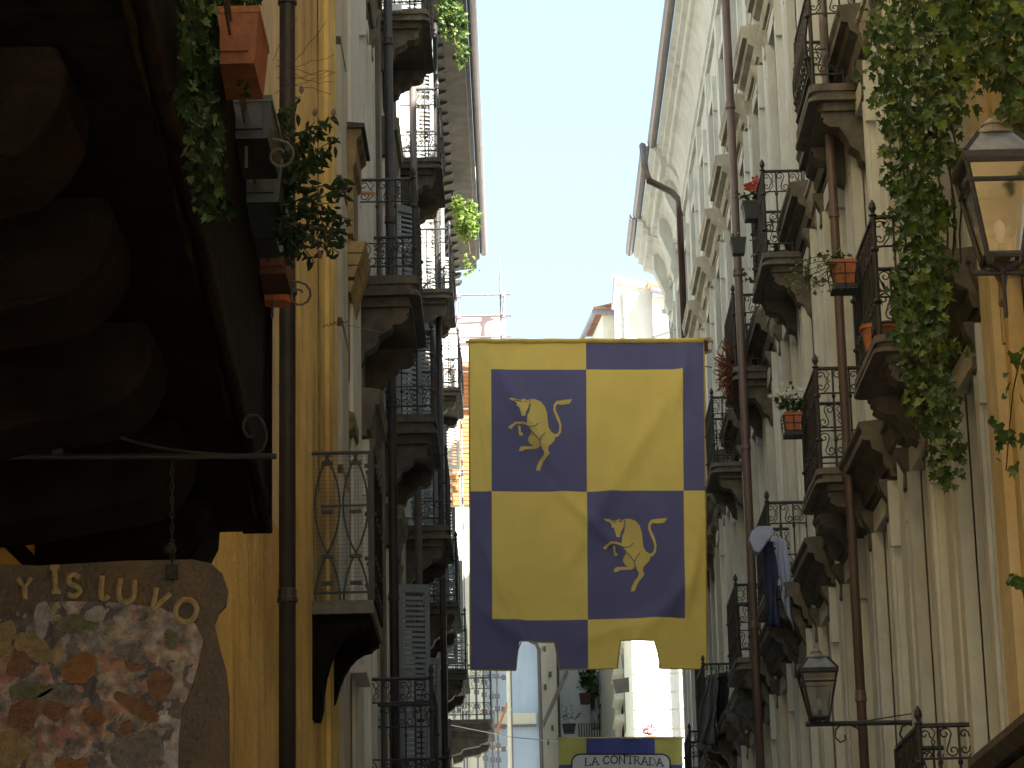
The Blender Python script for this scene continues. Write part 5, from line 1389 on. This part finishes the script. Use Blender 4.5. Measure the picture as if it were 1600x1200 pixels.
# ================================================================== THINGS ON THE RIGHT BALCONIES
def pot_plant(name, label, u, vT, vB, D, wd, m, leafn, leafr, leafm='leaf_a', flowers=None, basket=False, group=None, spread=(0,0)):
    a = PD(u, vT, D); b = PD(u, vB, D); h = a.z-b.z; x = a.x
    t = thing(name, label, 'flower pot', (x, D, b.z), group)
    put('pot', MB().frustum((x,D), wd*.74, wd*.95, b.z, a.z-.02), M[m], t)
    put('rim', MB().frustum((x,D), wd, wd, a.z-.022, a.z), M[m], t)
    put('soil', MB().box((x-wd*.42,D-wd*.42,a.z),(x+wd*.42,D+wd*.42,a.z+.006)), M['darkwood'], t)
    if basket:
        k = MB(); ww = wd*.60
        for zz in (b.z-.045, b.z+h*.35, a.z-.03):
            w2 = ww*(.85 if zz < b.z else 1.0); q = [(x-w2,D-w2,zz),(x+w2,D-w2,zz),(x+w2,D+w2,zz),(x-w2,D+w2,zz)]
            for i in range(4): k.tube([q[i], q[(i+1)%4]], .004, 4)
        for s in (-1,0,1): 
            k.tube([(x+s*ww*.8,D-ww*.85,b.z-.045),(x+s*ww,D-ww,a.z-.03)], .004, 4); k.tube([(x+s*ww*.8,D+ww*.85,b.z-.045),(x+s*ww,D+ww,a.z-.03)], .004, 4)
            k.tube([(x+s*ww*.8,D-ww*.85,b.z-.045),(x+s*ww*.8,D+ww*.85,b.z-.045)], .004, 4)
        put('basket', k, M['iron'], t)
        put('tray', MB().box((x-wd*.5,D-wd*.5,b.z-.042),(x+wd*.5,D+wd*.5,b.z-.012)), M['pot_dark'], t)
    me = [leaf_mesh('leaf', leafm), leaf_mesh('leaf', 'leaf_b')]
    pts = [Vector((x+spread[0]*r3.random()+r3.gauss(0,leafr*.45), D+r3.gauss(0,leafr*.45), a.z+leafr*.35+abs(r3.gauss(0,leafr*.35))+spread[1]*r3.random())) for _ in range(leafn)]
    leaves(t, pts, .036, me, 90, r3, hang=False)
    for i in range(6): put('stem', MB().tube([(x+r3.gauss(0,.02),D,a.z), pts[i]], .003, 4), M['stem'], t)
    if flowers:
        fm, n, size = flowers
        for i in range(n):
            p = Vector((x+r3.gauss(0,leafr*.5), D+r3.gauss(0,leafr*.4), a.z+leafr*.8+abs(r3.gauss(0,leafr*.4))))
            k = MB()
            for j in range(5):
                an = 2*math.pi*j/5; k.add([p, p+Vector((math.cos(an-.5)*size, math.sin(an-.5)*.3*size, math.sin(an-.5)*size)), p+Vector((math.cos(an)*size*1.3, -.3*size, math.sin(an)*size*1.3)), p+Vector((math.cos(an+.5)*size, math.sin(an+.5)*.3*size, math.sin(an+.5)*size))], [(0,1,2,3)])
            put('flower', k, M[fm], t, fix=False)
    return t
pot_plant('flower_pot', 'orange terracotta pot in a wire basket beside the right brown downpipe', 1317, 410, 446, 17.6, .165, 'terracotta', 40, .07, 'leaf_a', None, True, spread=(-.12,.02))
# leafy twigs left of that pot
tw = thing('trailing_plant', 'loose pale green plant spilling left from the terracotta pot by the downpipe', 'plant', PD(1275, 420, 17.5))
ptt = [PD(1310-75*r3.random()**.8+r3.gauss(0,5), 405+r3.random()*45+r3.gauss(0,6), 17.5+r3.gauss(0,.05)) for _ in range(120)]
leaves(tw, ptt, .030, [leaf_mesh('leaf','leaf_c'), leaf_mesh('leaf','leaf_a')], 120, r3, hang=False)
for k in range(6): put('stem', MB().tube([PD(1308,412,17.5), PD(1280,400+k*8,17.5), PD(1245,410+k*9,17.5)], .0025, 4), M['stem'], tw)
pot_plant('flower_pot', 'terracotta pot with white flowers hanging by the railing in the middle right', 1238, 647, 674, 21.3, .145, 'terracotta', 170, .16, 'leaf_a', ('flower_white', 26, .016), True)
pot_plant('flower_pot', 'dark green pot with red geranium on the upper right balcony rail', 1175, 318, 345, 24.8, .20, 'pot_green', 60, .13, 'leaf_a', ('flower_red', 6, .04))
pot_plant('flower_pot', 'small dark green pot hanging below the geranium pot against the downpipe', 1153, 374, 398, 24.9, .15, 'pot_green', 14, .05, 'leaf_c', None, spread=(-.06,0))
# straggly plants in R7 balcony
sp7 = thing('balcony_plants', 'straggly green plants trailing from the upper middle right balcony', 'plant', PD(1200, 420, 25.0))
ptt = [PD(1200+r3.gauss(0,12), 400+r3.gauss(0,22), 25.0+r3.gauss(0,.15)) for _ in range(90)] + [PD(1165+r3.gauss(0,5), 432+r3.gauss(0,5), 24.9) for _ in range(16)]
leaves(sp7, ptt, .05, [leaf_mesh('leaf','leaf_a'), leaf_mesh('leaf','leaf_b')], 106, r3, hang=False)
put('stem', MB().tube([PD(1205,400,25.0), PD(1198,440,24.9), PD(1185,480,24.9), PD(1172,500,24.9)], .006, 4).tube([PD(1196,430,24.9), PD(1193,470,24.9), PD(1191,495,24.9)], .005, 4), M['stem'], sp7)
# dry bush on R6
db = thing('dry_bush', 'round reddish brown dried bush on the balcony right of the large banner', 'bush', PD(1152, 590, 28.4))
tws = MB()
c = PD(1150, 578, 28.3)
for k in range(240):
    a = Vector((r3.gauss(0,1), r3.gauss(0,1), r3.gauss(0,1))).normalized(); b = Vector((a.x*.24, a.y*.2, a.z*.36)); m_ = b*.55 + Vector((r3.gauss(0,.05), r3.gauss(0,.05), r3.gauss(0,.05)))
    tws.tube([c+b*.1, c+m_, c+b*r3.uniform(.85,1.15)], .006, 3, cap=False)
tag(put('twig_mass', tws, M['leaf_dry'], db, fix=False), kind='stuff')
# terracotta pots standing on R1
for i, (u, v, lab) in enumerate(((1368, 575, 'left terracotta pot on the balcony floor behind the ivy curtain'), (1388, 572, 'right terracotta pot on the balcony floor touching the ivy curtain'))):
    p = PD(u, v, 17.3); t = thing('terracotta_pot', lab, 'flower pot', (p.x, 17.3, 6.502), 'terracotta pots on the balcony floor')
    put('bowl', MB().lathe([(.05,0),(.055,.01),(.08,.15),(.09,.155),(.09,.18),(.075,.182)], (p.x,17.3,6.502), 12), M['terracotta'], t)
    put('soil', MB().lathe([(.072,.17),(.07,.183)], (p.x,17.3,6.503), 12), M['darkwood'], t)

# laundry on R3
def cloth(name, label, pts, nu, m, parent=None, folds=.03):
    """pts: quad corners (TL,TR,BR,BL); wavy sheet with thickness"""
    A, B, C_, Dd = [Vector(p) for p in pts]; mb = MB(); N, K = nu, 14
    for j in range(K+1):
        for i in range(N+1):
            s, t = i/N, j/K; p = (A*(1-s)+B*s)*(1-t)+(Dd*(1-s)+C_*s)*t
            mb.v.append(tuple(p+Vector((0, -folds*math.sin(s*14+t*3)*(.3+t) , 0)) + Vector((folds*.4*math.sin(t*9+s*5), 0, 0))))
    for j in range(K):
        for i in range(N): k = j*(N+1)+i; mb.f.append([k,k+1,k+N+2,k+N+1]); mb.mi.append(0)
    o = put(name, mb, M[m], smooth=True, fix=False); s = o.modifiers.new('solid','SOLIDIFY'); s.thickness = .008
    tag(o, label, 'laundry'); return o
LD = 25.1
cloth('hanging_sheet', 'pale blue sheet hanging inside the laundry balcony railing', [PD(1209,838,LD+.1), PD(1230,845,LD+.1), PD(1238,985,LD+.1), PD(1218,920,LD+.1)], 10, 'laundry')
cloth('dark_towel', 'navy blue towel hanging at the corner of the laundry balcony', [PD(1190,848,LD-.02), PD(1210,846,LD-.02), PD(1218,980,LD-.02), PD(1199,978,LD-.02)], 10, 'laundry_dark')
fb = MB(); 
fo = [(1168,850),(1172,836),(1182,828),(1205,828),(1206,840),(1196,852),(1190,862),(1183,870),(1175,866),(1172,858)]
fb.prism([(PD(u,v,LD).x, PD(u,v,LD).z) for u, v in fo], 1, LD-.18, LD-.02)
o = put('folded_sheet', fb, M['laundry']); tag(o, 'bundled pale blue sheet draped over the outer rail of the laundry balcony', 'laundry')
bv = o.modifiers.new('bevel','BEVEL'); bv.width = .012; bv.segments = 3
# grey awning cloth on R9
o = cloth('grey_cover', 'large dark grey cloth slung over the low balcony right of the banner foot', [PD(1104,1056,34.3), PD(1122,1051,34.3), PD(1119,1165,34.3), PD(1086,1160,34.2)], 12, 'matgrey', folds=.05)
cloth('dark_cover', 'black cloth hanging behind the grey cloth on the low right balcony', [PD(1122,1052,34.0), PD(1140,1048,34.0), PD(1134,1150,34.0), PD(1119,1160,34.6)], 8, 'pot_dark', folds=.03)
# mat roll on wall: none

# ================================================================== FAR PLANTS
def creeper(label, c, rx, ry, rz, n, size, m=('leaf_y','leaf_a'), nsing=150, tail=None):
    t = thing('creeper', label, 'creeper', c)
    me = [leaf_mesh('leaf', k) for k in m]; pts = []
    lobes = [(Vector((r3.uniform(-.6,.6)*rx, r3.uniform(-.5,.5)*ry, r3.uniform(-.7,.7)*rz)), r3.uniform(.35,.6)) for _ in range(9)]
    for i in range(n):
        l, s = lobes[i % 9]; d = Vector((r3.gauss(0,1), r3.gauss(0,1), r3.gauss(0,1))).normalized()*r3.random()**.4
        pts.append(Vector(c)+l+Vector((d.x*rx*s, d.y*ry*s, d.z*rz*s)))
    if tail:
        for i in range(tail[1]): q = r3.random(); pts.append(Vector(c)+Vector((tail[0].x*q+r3.gauss(0,.06), r3.gauss(0,.1), -rz+tail[0].z*q)))
    leaves(t, pts, size, me, nsing, r3, hang=False)
    put('stem', MB().tube([Vector(c)+Vector((-rx,0,rz)), Vector(c), Vector(c)+Vector((rx*.3,0,-rz))], .015, 5), M['stem'], t)
    return t
p = PD(708, 48, 36.5); creeper('shaded creeper hanging from the left eaves at the top of the picture', p, .25, .45, .62, 900, .07, ('leaf_y','leaf_a','leaf_b'))
p = PD(727, 348, 45); creeper('sunlit yellow green creeper below the left eaves beside the open sky', p, .24, .4, .58, 1000, .075, ('leaf_y','leaf_c'), tail=(Vector((.12,0,-.35)),30))
p = PD(918, 1068, 69); creeper('green creeper around the dark window at the street end', p, .32, .3, .5, 350, .12, ('leaf_a','leaf_b'))
p = PD(900, 1130, 69); t = pot_plant('flower_pot', 'black pot with bushy plant at the street end below the large banner', 889, 1132, 1146, 69, .35, 'pot_dark', 150, .4, 'leaf_a')
t = pot_plant('flower_pot', 'brown pot under the creeper at the street end', 914, 1084, 1100, 68.9, .3, 'pot_brown', 60, .25, 'leaf_a')
t = pot_plant('flower_pot', 'bowl of pink flowers before the sunlit building above the lettered banner', 1016, 1151, 1158, 57, .25, 'terracotta', 20, .12, 'leaf_c', ('flower_pink', 22, .07))
# twisted wire hanging before the yellow wall
hw = thing('twisted_wire', 'rusty twisted wire strung along the yellow wall between left balconies', 'wire', PD(510, 508, 18.9))
pts = []
for i in range(60):
    t_ = i/59; p = PD(483+60*t_, 506+3*math.sin(t_*5), 18.9); pts.append(p+Vector((0, .012*math.cos(t_*60), .012*math.sin(t_*60)*(1 if t_ < .75 else .3))))
put('coil', MB().tube(pts, .003, 4), M['iron'], hw)
put('strand', MB().tube([PD(543,508,18.9), PD(600,520,20.5)], .002, 4), M['iron'], hw)
put('weight', MB().lathe([(.004,0),(.012,.004),(.012,.01),(.004,.014)], PD(495,530,18.9), 8), M['pipe'], hw)
put('drop_wire', MB().tube([PD(488,508,18.9), PD(491,520,18.9), PD(495,528,18.9)], .002, 4), M['iron'], hw)
wp = thing('wooden_peg', 'short pale wooden peg sticking out by the upper left balcony railing', 'peg', PD(571, 301, 22.8))
put('peg', MB().tube([PD(559,301,21.9), PD(586,301,21.9)], .018, 8), M['wood'], wp)
